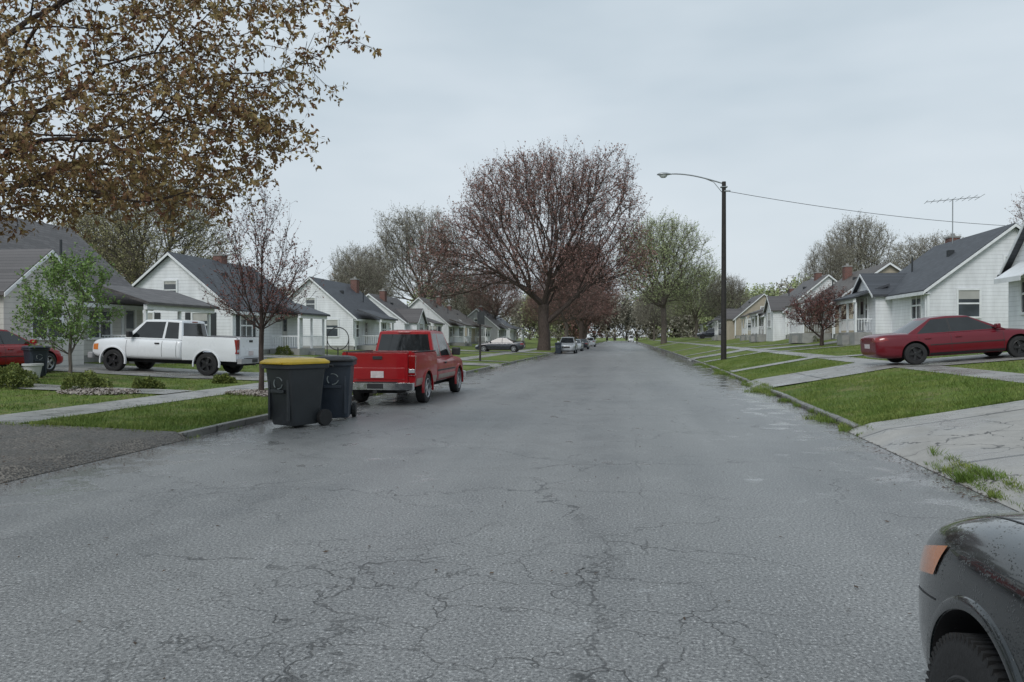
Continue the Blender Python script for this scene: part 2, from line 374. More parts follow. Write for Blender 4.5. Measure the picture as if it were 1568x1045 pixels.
def disc_stones(name,cx,cy,r,n):
    a=rng.uniform(0,6.28,n); q=np.sqrt(rng.random(n))*r; x=cx+np.cos(a)*q; y=cy+np.sin(a)*q*.8
    z=gz(x)+.03+.06*(1-q/r); V=np.empty((n,4,3)); s=rng.uniform(.02,.05,n); b=rng.uniform(0,6.28,n)
    for k in range(4):
        t=b+k*np.pi/2; V[:,k]=np.c_[x+np.cos(t)*s,y+np.sin(t)*s,z+rng.normal(0,.02,n)]
    return fast(name,V.reshape(-1,3),np.arange(n*4).reshape(-1,4),None,[STONE])
disc_stones('stone_mulch_bed',-9.35,18.1,.95,2500)
disc_stones('stone_mulch_bed',-13.2,17.0,1.0,1500)

# ------------------------------------------------------------------ trees
def tubes(P0,P1,R0,R1,D0,D1,k):
    def frame(D):
        ref=np.where(np.abs(D[:,2:3])<.9,np.array([[0,0,1.]]),np.array([[1.,0,0]]))
        a=np.cross(D,ref); a/=np.linalg.norm(a,axis=1,keepdims=True)+1e-9; b=np.cross(D,a); return a,b
    n=len(P0); V=np.empty((n,2*k,3)); a0,b0=frame(D0); a1,b1=frame(D1)
    for j in range(k):
        t=2*np.pi*j/k
        V[:,j]=P0+(a0*np.cos(t)+b0*np.sin(t))*R0[:,None]; V[:,k+j]=P1+(a1*np.cos(t)+b1*np.sin(t))*R1[:,None]
    base=(np.arange(n)*2*k)[:,None,None]
    f=np.array([[j,(j+1)%k,k+(j+1)%k,k+j] for j in range(k)])[None]
    return V.reshape(-1,3),(base+f).reshape(-1,4)
def tree(name,loc,blobs,N_,trunk,bf=.35,r0=.012,pw=2.2,twigs=3,tl=.5,tr=.006,leaves=4,ls=.05,asp=.55,bark=None,leaf=None,seed=1,up=.4,trunkr=None,shell=.35,smooth=2,droop=0.0,tuft=0.0):
    g=np.random.default_rng(seed)
    w=np.array([float(b[1][0]*b[1][1]*b[1][2]*(b[2] if len(b)>2 else 1)) for b in blobs]); w=w/w.sum()
    pts=[]
    for b,k in zip(blobs,(w*N_).astype(int)):
        d=g.normal(size=(k,3)); d/=np.linalg.norm(d,axis=1,keepdims=True)
        rr=g.random(k)**(1/(3+shell*3))
        pts.append(np.array(b[0],float)+d*rr[:,None]*np.array(b[1],float))
    pts=np.concatenate(pts); n=len(pts)
    T=np.array(trunk,float)
    nodes=[T[0]];par=[-1];pl=[0.0]
    for i in range(1,len(T)):
        nodes.append(T[i]);par.append(i-1);pl.append(pl[-1]+np.linalg.norm(T[i]-T[i-1]))
    best=np.full(n,1e9);bn=np.zeros(n,int)
    st=max(1,len(T)//2)
    for i in range(st,len(T)):
        c=np.linalg.norm(pts-T[i],axis=1)+bf*pl[i]; k=c<best; best[k]=c[k]; bn[k]=i
    used=np.zeros(n,bool)
    for _ in range(n):
        i=int(np.argmin(best)); p=bn[i]; q=pts[i]; d=np.linalg.norm(q-nodes[p])
        idx=len(nodes); nodes.append(q); par.append(p); pl.append(pl[p]+d); used[i]=True
        c=np.linalg.norm(pts-q,axis=1)+bf*pl[idx]; k=(c<best)&~used; best[k]=c[k]; bn[k]=idx
        best[i]=1e18
    P=np.array(nodes); par=np.array(par); m=len(P)
    acc=np.zeros(m)
    r=np.zeros(m); mainc=np.full(m,-1); mr=np.zeros(m)
    for i in range(m-1,-1,-1):
        r[i]=r0 if acc[i]==0 else acc[i]**(1/pw)
        p=par[i]
        if p>=0:
            acc[p]+=r[i]**pw
            if r[i]>mr[p]: mr[p]=r[i]; mainc[p]=i
    nt_=len(T)
    for _ in range(smooth):
        k=(mainc>=0)&(par>=0)&(np.arange(m)>=nt_)
        Q=P.copy(); Q[k]=.5*P[k]+.25*P[par[k]]+.25*P[mainc[k]]; P=Q
    thin=r<3.2*r0
    if trunkr:
        s=trunkr/r[0]; r=np.where(r>4*r0,r*(1+(s-1)*np.clip((r-4*r0)/max(r[0]-4*r0,1e-6),0,1)),r)
    e=np.arange(1,m); D=P[e]-P[par[e]]; L=np.linalg.norm(D,axis=1,keepdims=True)+1e-9; D/=L
    Dn=np.zeros((m,3)); Dn[e]=D; Dn[0]=(0,0,1)
    ismain=mainc[par[e]]==e
    D0=np.where(ismain[:,None],Dn[par[e]],D); R0=np.where(ismain,r[par[e]],np.minimum(r[e]*1.3,r[par[e]]))
    R0=np.where((~ismain)|(R0<r[e]*1.8)|(par[e]<nt_),R0,r[e]*1.8)
    R0=np.where(par[e]==0,r[0]*1.25,R0)
    VV=[];FF=[];MI=[];o=0
    bigm=r[e]>5*r0
    for sel,k in ((bigm,8),(~bigm,4)):
        if sel.sum()==0: continue
        V,F=tubes(P[par[e]][sel],P[e][sel],R0[sel],r[e][sel],D0[sel],D[sel],k)
        VV.append(V);FF.append(F+o);MI.append(np.zeros(len(F),int));o+=len(V)
    th=np.where(thin[e])[0]
    rep=np.repeat(th,twigs); q=g.random((len(rep),1)); base=P[e[rep]]*q+P[par[e[rep]]]*(1-q)
    td=Dn[e[rep]]*.8+g.normal(size=(len(rep),3))*.55+np.array([0,0,up-droop]); td/=np.linalg.norm(td,axis=1,keepdims=True)
    ln=tl*g.uniform(.5,1.3,(len(rep),1)); mid=base+td*ln*.55
    td2=td+g.normal(size=td.shape)*.3+np.array([0,0,up*.5-droop]); td2/=np.linalg.norm(td2,axis=1,keepdims=True); tip=mid+td2*ln*.5
    k1=np.full(len(rep),tr)
    for a,b,ra,rb,da in ((base,mid,k1,k1*.75,td),(mid,tip,k1*.75,k1*.4,td2)):
        V,F=tubes(a,b,ra,rb,da,da,3); VV.append(V);FF.append(F+o);MI.append(np.zeros(len(F),int));o+=len(V)
    if leaves>0:
        ii=np.repeat(np.arange(len(rep)),leaves); t=g.random((len(ii),1))
        if tuft>0: t=np.where(g.random((len(ii),1))<tuft,1.0,t)
        c=np.where(t<.45,base[ii]+(mid[ii]-base[ii])*(t/.45),mid[ii]+(tip[ii]-mid[ii])*((t-.45)/.55))
        c=c+g.normal(size=c.shape)*ls*(.25 if tuft>0 else .5)
        a=g.normal(size=c.shape); a[:,2]-=droop*4; a/=np.linalg.norm(a,axis=1,keepdims=True); b=np.cross(a,g.normal(size=c.shape)); b/=np.linalg.norm(b,axis=1,keepdims=True)
        s=ls*g.uniform(.6,1.35,(len(ii),1)); V=np.empty((len(ii),4,3))
        V[:,0]=c;V[:,1]=c+a*s*.5+b*s*asp*.5;V[:,2]=c+a*s;V[:,3]=c+a*s*.45-b*s*asp*.5
        F=np.arange(len(ii)*4).reshape(-1,4); VV.append(V.reshape(-1,3));FF.append(F+o);MI.append(np.ones(len(F),int))
    ob=fast(name,np.concatenate(VV),np.concatenate(FF),np.concatenate(MI),[bark,leaf],True); ob.location=loc
    return ob
def again(o,name,loc,rz,s,leaf=None):
    me=o.data
    if leaf: me=me.copy(); me.materials[1]=leaf
    n=bpy.data.objects.new(name,me); n.location=loc; n.rotation_euler=(0,0,rz); n.scale=s if hasattr(s,'__len__') else (s,s,s); return link(n)
L_RED=foliage('red_maple_buds',(.28,.145,.13),(.22,.12,.105),(.34,.21,.18),.25,2.5)
L_OLV=foliage('olive_brown_leaves',(.23,.125,.065),(.19,.088,.055),(.31,.24,.10),.9,7.0)
L_GRN=foliage('spring_green_leaves',(.34,.40,.18),(.28,.34,.15),(.42,.47,.26),.25,2.5)
L_GRN2=foliage('fresh_green_leaves',(.20,.31,.09),(.27,.37,.13),(.11,.19,.05),1.2,9.0)
L_GRY=foliage('grey_green_buds',(.32,.30,.24),(.26,.24,.20),(.38,.37,.30),.2,2.0)
L_PUR=foliage('purple_buds',(.16,.062,.062),(.12,.05,.05),(.22,.11,.09),.8,6.0)
L_YEL=foliage('yellow_green_buds',(.33,.30,.16),(.27,.24,.14),(.38,.36,.20),.3,3.0)

big=tree('maple_tree',(-9.1,84.6,.1),[((-1.5,0,14.5),(8.5,8.5,8.2)),((6.0,1,14.5),(6.0,6,7.3)),((-8.8,0,11.6),(5.4,6,5.4)),((1.5,-2,18.8),(4.5,5,4.6)),((-5,2,18.3),(4.5,5,4.4)),((7.2,0,19.0),(3.4,4,4.6)),((9,1,10.5),(3.8,4,4.5)),((-12.5,0,9.4),(3.8,4,4.2)),((2,0,9),(8,7,3.4),.5)],3900,
  [(0,0,0),(.1,0,1.5),(0,0,3),(-.05,.05,4.2),(0,0,5.2)],bf=.56,r0=.017,pw=2.1,twigs=4,tl=1.4,tr=.011,leaves=4,ls=.19,bark=BARKT,leaf=L_RED,seed=11,trunkr=.66,shell=.1,tuft=.3)
gen=tree('elm_tree',(-33,117,.7),[((0,0,14),(7.5,7.5,7.5)),((4.5,1,12),(5,5,5.5)),((-5,0,11.5),(4.5,5,5)),((0,2,18),(5,5,4.6)),((-3,-2,17.5),(4,4,4.5))],2200,
  [(0,0,0),(0,0,2),(.1,0,3.5),(0,0,5)],bf=.45,r0=.020,pw=2.1,twigs=4,tl=1.35,tr=.011,leaves=4,ls=.19,bark=BARK,leaf=L_GRY,seed=21,trunkr=.42,shell=.1,tuft=.3)
again(gen,'linden_tree',(7.4,140,.2),1.2,(1.25,1.25,1.08),L_GRN)
again(gen,'linden_tree',(17,178,.9),3.2,(1.0,1.0,.8),L_GRN)
again(big,'maple_tree',(-9.3,165,.1),2.2,(.8,.8,1.0))
again(gen,'maple_tree',(-9,118,.1),2.6,(.72,.72,.62),L_RED)
again(big,'maple_tree',(-11,215,.1),4.2,(.8,.8,.85))
again(gen,'elm_tree',(9,225,.1),.6,.75)
again(gen,'elm_tree',(41,137,1.7),.9,(.86,.86,.95))
again(gen,'elm_tree',(33,126,1.7),2.4,(.55,.55,.7))
again(gen,'elm_tree',(57,150,1.7),5.0,(1.0,1.0,.88))
again(gen,'elm_tree',(35.3,66,1.7),4.0,(.5,.5,.62),L_RED)
again(gen,'elm_tree',(-47.6,69,.7),3.7,(.95,.95,.80),L_YEL)
again(gen,'elm_tree',(-60,78,.7),.7,(.8,.8,.72),L_YEL)
again(gen,'elm_tree',(-46,126,.7),2.0,(.8,.8,.78))
again(gen,'elm_tree',(-24,135,.7),5.4,(.72,.72,.66),L_RED)
again(gen,'elm_tree',(-38,170,.7),1.4,(1.0,1.0,.70))
again(gen,'elm_tree',(-16,146,.5),.4,(.5,.5,.5),L_RED)
again(gen,'elm_tree',(-34,92,.7),3.0,(.5,.5,.52))
again(gen,'elm_tree',(20,150,1.7),2.9,(.55,.55,.55))
far=tree('distant_trees',(0,0,0),[((0,0,10),(6,6,6)),((2,1,13),(4,4,4)),((-3,0,8),(4,4,5)),((0,0,4.5),(5,5,3.5),.5)],260,[(0,0,0),(0,0,1.2),(0,0,2.5)],bf=.5,r0=.05,twigs=3,tl=1.7,tr=.03,leaves=4,ls=.75,bark=BARK,leaf=L_GRY,seed=31,trunkr=.4)
fv=np.empty(len(far.data.vertices)*3,np.float32); far.data.vertices.foreach_get('co',fv); fv=fv.reshape(-1,3)
ff=np.empty(len(far.data.polygons)*4,np.int32); far.data.loops.foreach_get('vertex_index',ff); ff=ff.reshape(-1,4)
fm=np.empty(len(far.data.polygons),np.int32); far.data.polygons.foreach_get('material_index',fm)
bpy.data.objects.remove(far)
VV=[];FF=[];MI=[];o=0;g=np.random.default_rng(9)
spots=[]
for i in range(30):
    s=1 if i%2 else -1; spots.append((s*g.uniform(24,130),g.uniform(185,300)))
for i in range(14):
    s=1 if i%2 else -1; spots.append((s*g.uniform(9,26),g.uniform(235,300)))
for i in range(24): spots.append((-45+i*4.2+g.uniform(-2,2),g.uniform(302,330)))
for i in range(7): spots.append((g.uniform(75,120),g.uniform(120,200)))
for i in range(9): spots.append((g.uniform(-120,-66),g.uniform(90,200)))
for (x,y) in spots:
    s=g.uniform(.75,1.3); a=g.uniform(0,6.28); v=fv*s; v=np.c_[v[:,0]*np.cos(a)-v[:,1]*np.sin(a)+x,v[:,0]*np.sin(a)+v[:,1]*np.cos(a)+y,v[:,2]+.3]
    VV.append(v);FF.append(ff+o);MI.append(fm*int(g.choice([1,1,1,2,3])));o+=len(v)
fast('distant_trees',np.concatenate(VV),np.concatenate(FF),np.concatenate(MI),[BARK,L_GRY,L_GRN,L_RED],True)
tree('young_maple_tree',(-9.4,18.15,.15),[((0,0,3.3),(1.25,1.25,1.7)),((.1,0,4.7),(.75,.75,1.0)),((-.5,0,2.6),(1.1,1,.9)),((.6,0,2.8),(1.1,1,1.0))],420,
  [(0,0,0),(.02,0,.6),(0,0,1.1),(.02,0,1.7),(0,0,2.6),(.03,0,3.4),(0,0,4.2)],bf=.75,r0=.0045,pw=2.1,twigs=3,tl=.40,tr=.003,leaves=5,ls=.052,bark=BARKD,leaf=L_PUR,seed=41,up=.7,trunkr=.065,shell=0,tuft=.3)
tree('young_green_tree',(-16.36,19.8,.33),[((0,0,2.4),(1.35,1.3,1.3)),((.3,0,3.2),(.9,.9,.8)),((-.5,0,1.7),(1.1,1,.8))],280,
  [(0,0,0),(.05,0,.4),(0,.03,.8),(.05,0,1.3),(.02,0,2.0)],bf=.55,r0=.005,twigs=4,tl=.33,tr=.003,leaves=8,ls=.08,bark=BARK,leaf=L_GRN2,seed=43,up=.5,trunkr=.05,tuft=.4)
tree('ornamental_plum_tree',(13.0,51.5,1.1),[((0,0,2.3),(2.1,2.1,1.3)),((.6,0,3.0),(1.4,1.4,1.0)),((-.9,0,2.0),(1.5,1.4,.9))],520,
  [(0,0,0),(0,0,.5),(.05,0,1.0)],bf=.5,r0=.008,twigs=4,tl=.45,tr=.005,leaves=4,ls=.085,bark=BARKD,leaf=L_PUR,seed=47,trunkr=.12)
tree('maple_tree',(0,0,0),[((-7.0,8.7,4.55),(2.7,2.3,1.3),1.0),((-4.9,8.9,5.35),(1.3,1.6,.85),.8),((-7.6,8.8,7.0),(3.6,2.8,1.8),.35),((-8.5,8.3,3.75),(1.9,1.6,.8),1.6),((-5.7,9.0,4.15),(1.3,1.3,.8),.9),((-3.75,8.9,5.55),(.8,1.0,.4),.9),((-5.4,8.9,6.7),(2.0,1.6,.9),.6),((-6.2,8.6,3.45),(1.5,1.0,.4),1.2),((-4.7,8.9,4.35),(.9,1.0,.5),1.0),((-5.0,8.8,3.7),(.75,.8,.3),1.2)],2300,
  [(-11.6,9.2,.15),(-11.5,9.2,1.2),(-11.4,9.2,2.4),(-11.2,9.1,3.4),(-11.0,9.1,4.2),(-10.6,9.0,5.0)],bf=.30,r0=.0036,pw=2.4,twigs=3,tl=.21,tr=.0019,leaves=7,ls=.072,asp=.5,bark=BARKD,leaf=L_OLV,seed=53,up=.1,trunkr=.28,shell=0,droop=.18,tuft=.8)

def shrub(name,loc,rad,n,s,leaf):
    g=np.random.default_rng(int(abs(loc[0]*100+loc[1]))); d=g.normal(size=(n,3)); d[:,2]=np.abs(d[:,2]); d/=np.linalg.norm(d,axis=1,keepdims=True)
    q=(.7+.3*g.random(n)+.12*np.sin(d[:,0]*7+d[:,1]*5))[:,None]; c=d*q*np.array(rad)
    a=d+g.normal(size=d.shape)*.5; a/=np.linalg.norm(a,axis=1,keepdims=True); b=np.cross(a,g.normal(size=c.shape)); b/=np.linalg.norm(b,axis=1,keepdims=True)
    V=np.empty((n,4,3)); V[:,0]=c;V[:,1]=c+a*s*.5+b*s*.3;V[:,2]=c+a*s;V[:,3]=c+a*s*.5-b*s*.3
    o=fast(name,V.reshape(-1,3),np.arange(n*4).reshape(-1,4),None,[leaf]); o.location=loc; return o
L_YEW=foliage('yew_leaves',(.19,.22,.06),(.26,.29,.085),(.07,.10,.03),3,14)
for x,y,r in ((-14.1,17.6,.6),(-16.0,17.2,.5),(-17.0,18.3,.65),(-13.0,18.6,.4),(-18.4,17.8,.6),(-12.4,21.5,.35)):
    shrub('yew_shrub',(x,y,ground_z(x,y)-.05),(r,r,r*.85),2600,.07,L_YEW)
for x,y,r in ((14.9,37.5,.7),(14.7,39,.6),(-21.3,29,.6),(-21.2,44,.6),(-21,62.6,.7),(14.6,60,.7)):
    shrub('yew_shrub',(x,y,ground_z(x,y)-.05),(r,r,r*.95),1500,.1,L_YEW)

# ------------------------------------------------------------------ houses
def window(mb,face,a,z,w,h,off=0.0,shut=False):
    def bx(a0,a1,d0,d1,z0,z1,m):
        if face=='y': mb.box(a0,a1,off-d1,off-d0,z0,z1,m)
        else: mb.box(off+d0,off+d1,a0,a1,z0,z1,m)
    t=.10
    bx(a-w/2-t,a-w/2,.002,.06,z-t,z+h+t,0); bx(a+w/2,a+w/2+t,.002,.06,z-t,z+h+t,0)
    bx(a-w/2,a+w/2,.002,.06,z+h,z+h+t,0); bx(a-w/2,a+w/2,.002,.08,z-t,z,0)
    bl=.55+.3*abs(math.sin(a*3.7+z))
    bx(a-w/2,a+w/2,.003,.018,z,z+h*bl,1); bx(a-w/2,a+w/2,.003,.018,z+h*bl,z+h,3)
    bx(a-w/2,a+w/2,.02,.045,z+h*.47,z+h*.53,0)
    if w>1.2: bx(a-.03,a+.03,.02,.05,z,z+h,0)
    if shut:
        bx(a-w/2-t-.36,a-w/2-t-.01,.003,.04,z-.04,z+h+.04,2); bx(a+w/2+t+.01,a+w/2+t+.36,.003,.04,z-.04,z+h+.04,2)
def house(name,xf,y0,L,f,zb,wall,roofm,D=7.6,eh=2.8,rr=3.2,porch=None,fg=None,chim=(-3.6,3.0),shut=False,door=DOORM,eyewin=True,awn=False):
    E=empty(name,(xf,y0,zb)); T=.14; ov=.35; zl=-.6
    def of(a): return fg[2] if fg and fg[0]<a<fg[1] else 0.0
    mb=MB(f); mb.ext([(0,.35),(0,eh),(-D/2,eh+rr),(-D,eh),(-D,.35)],0,L,0); mb.build('walls',E,[wall])
    mb=MB(f); mb.box(-D+.03,-.03,.03,L-.03,zl,.35,0); mb.build('foundation',E,[FOUND])
    sl=rr/(D/2)
    def prof(dz,th,e):
        return [(e,eh-sl*e+dz),(-D/2,eh+rr+dz),(-D-e,eh-sl*e+dz),(-D-e,eh-sl*e+dz+th),(-D/2,eh+rr+dz+th),(e,eh-sl*e+dz+th)]
    mb=MB(f); mb.ext(prof(.02,T,ov),-.25,L+.25,0); mb.build('roof',E,[roofm])
    mb=MB(f)
    for a,b in ((-.29,-.252),(L+.252,L+.29)): mb.ext(prof(-.05,.16,ov),a,b,0)
    mb.box(ov+.002,ov+.04,-.25,L+.25,eh-sl*ov-.10,eh-sl*ov+.08,0)
    mb.box(.002,ov,-.2,L+.2,eh-sl*ov-.06,eh-sl*ov-.02,0)
    mb.box(.0,.12,-.1,-.003,.3,eh-.1,0)
    mb.box(.003,.1,.0,.1,.3,eh-.3,0)
    mb.cyl((.12,.12,.0),(.12,.12,eh-.3),.04,n=6)
    mb.build('trim',E,[TRIM],.006)
    if chim:
        cx,cy=chim; mb=MB(f); top=eh+rr+.5
        mb.box(cx-.3,cx+.3,cy-.35,cy+.35,eh,top,0); mb.box(cx-.34,cx+.34,cy-.39,cy+.39,top,top+.1,1); mb.cyl((cx,cy,top+.1),(cx,cy,top+.3),.12,n=10,m=1)
        mb.build('chimney',E,[BRICK,FOUND])
    mb=MB(f); mb.cyl((-1.6,L*.7,eh+.8),(-1.6,L*.7,eh+rr*.7+.15),.05,n=8); mb.box(-2.6,-2.3,L*.35,L*.35+.3,eh+rr*.55,eh+rr*.72+.08,0); mb.build('roof_vents',E,[DTRIM])
    mb=MB(f)
    window(mb,'y',-1.9,1.15,1.0,1.35,0,shut); window(mb,'y',-5.4,1.15,1.0,1.35,0,shut)
    if eyewin: window(mb,'y',-D/2,eh+.55,.75,1.0,0)
    dy=L*.5
    if porch: dy=(porch[0]+porch[1])/2
    dy=min(dy,L-1.0)
    fw=[1.6,L-1.7] if not fg else [L-1.7 if fg[0]<L/2 else 1.6]
    if awn: fw=[awn]
    for a in fw:
        if porch and abs(a-dy)<1.3: a=a+ (1.2 if a>dy else -1.2)
        if a>L-.8: continue
        window(mb,'x',a,1.1,1.3,1.4,of(a),shut)
    if fg and not awn:
        window(mb,'x',(fg[0]+fg[1])/2,1.1,1.4,1.4,fg[2],shut)
    mb.build('windows',E,[TRIM,GLASS,DTRIM,BLIND],0)
    q=of(dy); mb=MB(f); mb.box(q+.003,q+.05,dy-.5,dy+.5,.42,2.6,0); mb.box(q+.052,q+.07,dy-.36,dy+.36,.5,2.5,1); mb.box(q+.072,q+.08,dy-.25,dy+.25,1.5,2.3,2)
    if not porch: mb.box(q,q+.9,dy-.7,dy+.7,-.2,.4,3); mb.box(q+.9,q+1.25,dy-.7,dy+.7,-.3,.2,3)
    mb.build('front_door',E,[TRIM,door,GLASS,FOUND],.005)
    if porch:
        a,b,d=porch; mb=MB(f)
        mb.box(.0,d,a,b,-.4,.38,2); mb.box(d,d+.4,dy-.6,dy+.6,-.4,.2,2)
        zt=eh-.05
        mb.ext([(.0,zt+.55),(d+.3,zt-.22),(d+.3,zt-.10),(.0,zt+.70)],a-.25,b+.25,1)
        mb.box(d-.05,d+.12,a-.1,b+.1,zt-.42,zt-.18,0)
        for y in np.linspace(a+.08,b-.08,3 if b-a>2.6 else 2):
            mb.box(d-.14,d-.02,y-.06,y+.06,.38,zt-.42,0)
        mb.box(d-.1,d-.06,a+.1,b-.1,1.15,1.21,0)
        for y in np.arange(a+.2,b-.1,.16): mb.box(d-.095,d-.065,y,y+.03,.5,1.15,0)
        mb.box(.1,d-.1,a+.04,a+.08,1.15,1.21,0)
        for x in np.arange(.2,d-.1,.16): mb.box(x,x+.03,a+.045,a+.075,.5,1.15,0)
        mb.build('porch',E,[TRIM,roofm,FOUND],.004)
    if fg:
        a,b,d,rh=fg; c=(a+b)/2; mb=MB(f)
        mb.extx([(a,-.4),(b,-.4),(b,eh-.05),(c,eh-.05+rh),(a,eh-.05)],-.5,d,0); mb.build('front_gable',E,[wall])
        s2=rh/((b-a)/2); o=.25
        def p2(dz,th): return [(a-o,eh-s2*o+dz),(c,eh+rh+dz),(b+o,eh-s2*o+dz),(b+o,eh-s2*o+dz+th),(c,eh+rh+dz+th),(a-o,eh-s2*o+dz+th)]
        mb=MB(f); mb.extx(p2(-.02,.13),-3.2,d+.25,0); mb.build('front_gable_roof',E,[roofm])
        mb=MB(f); mb.extx(p2(-.08,.15),d+.252,d+.285,0); mb.build('front_gable_trim',E,[TRIM],.005)
    if awn:
        q=of(awn)+.01; mb=MB(f)
        mb.ext([(q,2.95),(q+.85,2.35),(q+.85,2.2),(q+.87,2.2),(q+.87,2.38),(q,3.0)],awn-.95,awn+.95,0); mb.build('awning',E,[TRIM])
    return E
LF=-22.2
house('cottage_house',LF,21.0,10.5,1,.55,CREAM,R_GREY,D=7.8,eh=2.75,rr=3.4,porch=(7.6,12.6,2.2),fg=(1.4,5.2,1.2,1.5),chim=(-4.2,6.4),shut=False)
house('cottage_house',LF,39.4,9.5,1,.55,WHITE,R_DARK,rr=3.1,porch=(4.6,8.6,2.0),chim=(-3.9,5.5),shut=True)
house('cottage_house',LF,58.8,9.5,1,.6,WHITE,R_DARK,rr=3.2,porch=(1.0,4.6,2.0),chim=(-3.0,8.2))
house('cottage_house',LF-.8,75.5,9.5,1,.6,WHITE,R_GREY,rr=2.8,porch=(4.6,8.6,2.0),fg=(.8,4,1.2,1.3),chim=(-3.0,2.2))
house('cottage_house',LF,92,9.5,1,.6,WHITE,R_BRN,rr=3.3,porch=(1,5,2.0),chim=(-3.0,7.2),shut=True)
house('cottage_house',LF-1,109,9.5,1,.6,TAN,R_BRN,rr=2.6,porch=(4,8,2.0))
house('cottage_house',LF+.5,127,9.5,1,.6,GREY,R_GREY,porch=(1,5,2.0))
house('cottage_house',LF-1,150,9.5,1,.6,WHITE,R_DARK,rr=2.7,porch=(4,8,2.0),chim=None)
RF=15.7
house('cottage_house',15.0,22.0,9.6,-1,1.5,WHITE,R_DARK,fg=(1.2,9.6,.05,4.1),eh=2.75,rr=3.2,chim=(-4,1.5),awn=7.9)
house('cottage_house',RF,41.2,9.6,-1,1.58,WHITE,R_DARK,eh=2.65,rr=3.1,D=8.0,porch=(6.0,9.4,1.9),fg=(5.4,9.6,.9,1.3),chim=(-4.6,8.5))
house('cottage_house',RF,58.5,9.5,-1,1.6,TAN,R_BRN,rr=2.7,porch=(1,5.5,2.1),chim=(-3,7.5))
house('cottage_house',RF,75,9.5,-1,1.6,WHITE,R_GREY,porch=(4.5,8.5,2.0),fg=(.5,4,1.2,1.3),door=DOORR)
house('cottage_house',RF+1,91.5,9.5,-1,1.6,CREAM,R_BRN,rr=2.7,porch=(1,5,2.0))
house('cottage_house',RF,108,9.5,-1,1.6,TAN,R_GREY,rr=3.3,porch=(4.5,8,2.0),fg=(.5,4,1.2,1.3),chim=None)
house('cottage_house',RF+1.5,126,9.5,-1,1.6,WHITE,R_DARK,rr=2.7,porch=(1,5,2.0))
house('cottage_house',RF+2,152,9.5,-1,1.6,GREY,R_GREY,porch=(1,5,2.0),chim=None)

# ------------------------------------------------------------------ street lamp, wires, sign, antennas
POLE=mat('tarred_wood_pole',(.022,.019,.017),.7,var=.3,vs=5,bump=.4); ALU=mat('galvanised_metal',(.32,.34,.35),.4,.6,.5,.15); LENS=mat('lamp_lens',(.45,.48,.48),.2)
BLK=mat('black_rubber_cable',(.015,.015,.015),.5)
lx=float(X(5.9-.5,46)); lz=ground_z(lx,46)
E=empty('street_lamp',(lx,46,lz)); H=10.75
mb=MB(); mb.cyl((0,0,-.3),(0,0,H),.17,.12,16); mb.build('pole',E,[POLE],0,40)
mb=MB()
pts=[(-.08,0,H-.1)]+[(-.08-3.0*t,-.25*t,H-.1+.62*math.sin(t*math.pi*.5)) for t in np.linspace(.08,1,12)]
mb.path(pts,[.04]*len(pts),8); mb.path([(-.1,0,H-.65),(-.6,-.05,H-.02),(-1.3,-.1,H+.28)],[.02]*3,6)
mb.box(-.2,.2,-.17,.17,H-.35,H-.30); mb.cyl((.0,-.2,H-.6),(.35,-.2,H-.6),.05,n=8); mb.build('arm',E,[ALU],0,40)
hx,hy,hz=pts[-1]
mb=MB(); rings=[]
for t,w,hh in ((0,.05,.05),(.12,.08,.08),(.3,.16,.14),(.55,.20,.17),(.75,.17,.13),(.9,.06,.05)):
    rings.append([(hx-t,hy+w*math.cos(a),hz-.02+ (hh*.75 if math.sin(a)>0 else hh*.45)*math.sin(a)) for a in np.linspace(0,2*math.pi,14,endpoint=False)])
mb.loft(rings); mb.build('lamp_head',E,[ALU],0,50)
mb=MB(); rings=[]
for zz,k in ((-.06,1),(-.15,.9),(-.22,.55)):
    rings.append([(hx-.52+.24*k*math.cos(a),hy+.16*k*math.sin(a),hz+zz) for a in np.linspace(0,2*math.pi,14,endpoint=False)])
mb.loft(rings); mb.build('lens',E,[LENS],0,50)
def sag(p,q,s,n=16): return [tuple(np.array(p)*(1-t)+np.array(q)*t-np.array([0,0,s*4*t*(1-t)])) for t in np.linspace(0,1,n)]
mb=MB(); mb.path(sag((lx+.1,45.8,H+lz-.6),(31,56.5,9.2),.45),.016,5); mb.build('overhead_wire',None,[BLK])
E=empty('utility_pole',(31.2,56.6,1.9)); mb=MB(); mb.cyl((0,0,-.4),(0,0,8.2),.15,.1,12); mb.box(-1,1,-.05,.05,7.3,7.42); mb.build('pole',E,[POLE],0,40)
E=empty('street_sign',(-9.0,46.0,.12)); mb=MB(); mb.box(-.055,.055,-.04,.04,-.2,3.25,0); mb.box(-.36,.36,-.075,-.045,2.35,3.15,1,Matrix.Rotation(R(62),4,'Z')); mb.build('post_and_panel',E,[POLE,mat('sign_back',(.09,.09,.09),.5,.5)],.005)
def antenna(x,y,z,h,w,name='tv_antenna'):
    E=empty(name,(x,y,z)); mb=MB(); mb.cyl((0,0,-.4),(0,0,h),.03,n=6); mb.cyl((-w,.2,h-.1),(w,-.2,h+.05),.02,n=5)
    for i,t in enumerate(np.linspace(-1,1,9)):
        l=.35+.45*(t+1)/2; mb.cyl((w*t,-.2*t-l*.8,h-.03+.07*t+.06),(w*t,-.2*t+l*.8,h-.03+.07*t-.06),.012,n=4)
    mb.build('mast_and_elements',E,[ALU])
antenna(19.4,47.5,7.2,2.7,1.4); antenna(20.6,92,6.5,2.6,1.2); antenna(20,110,6.5,2.8,1.3)

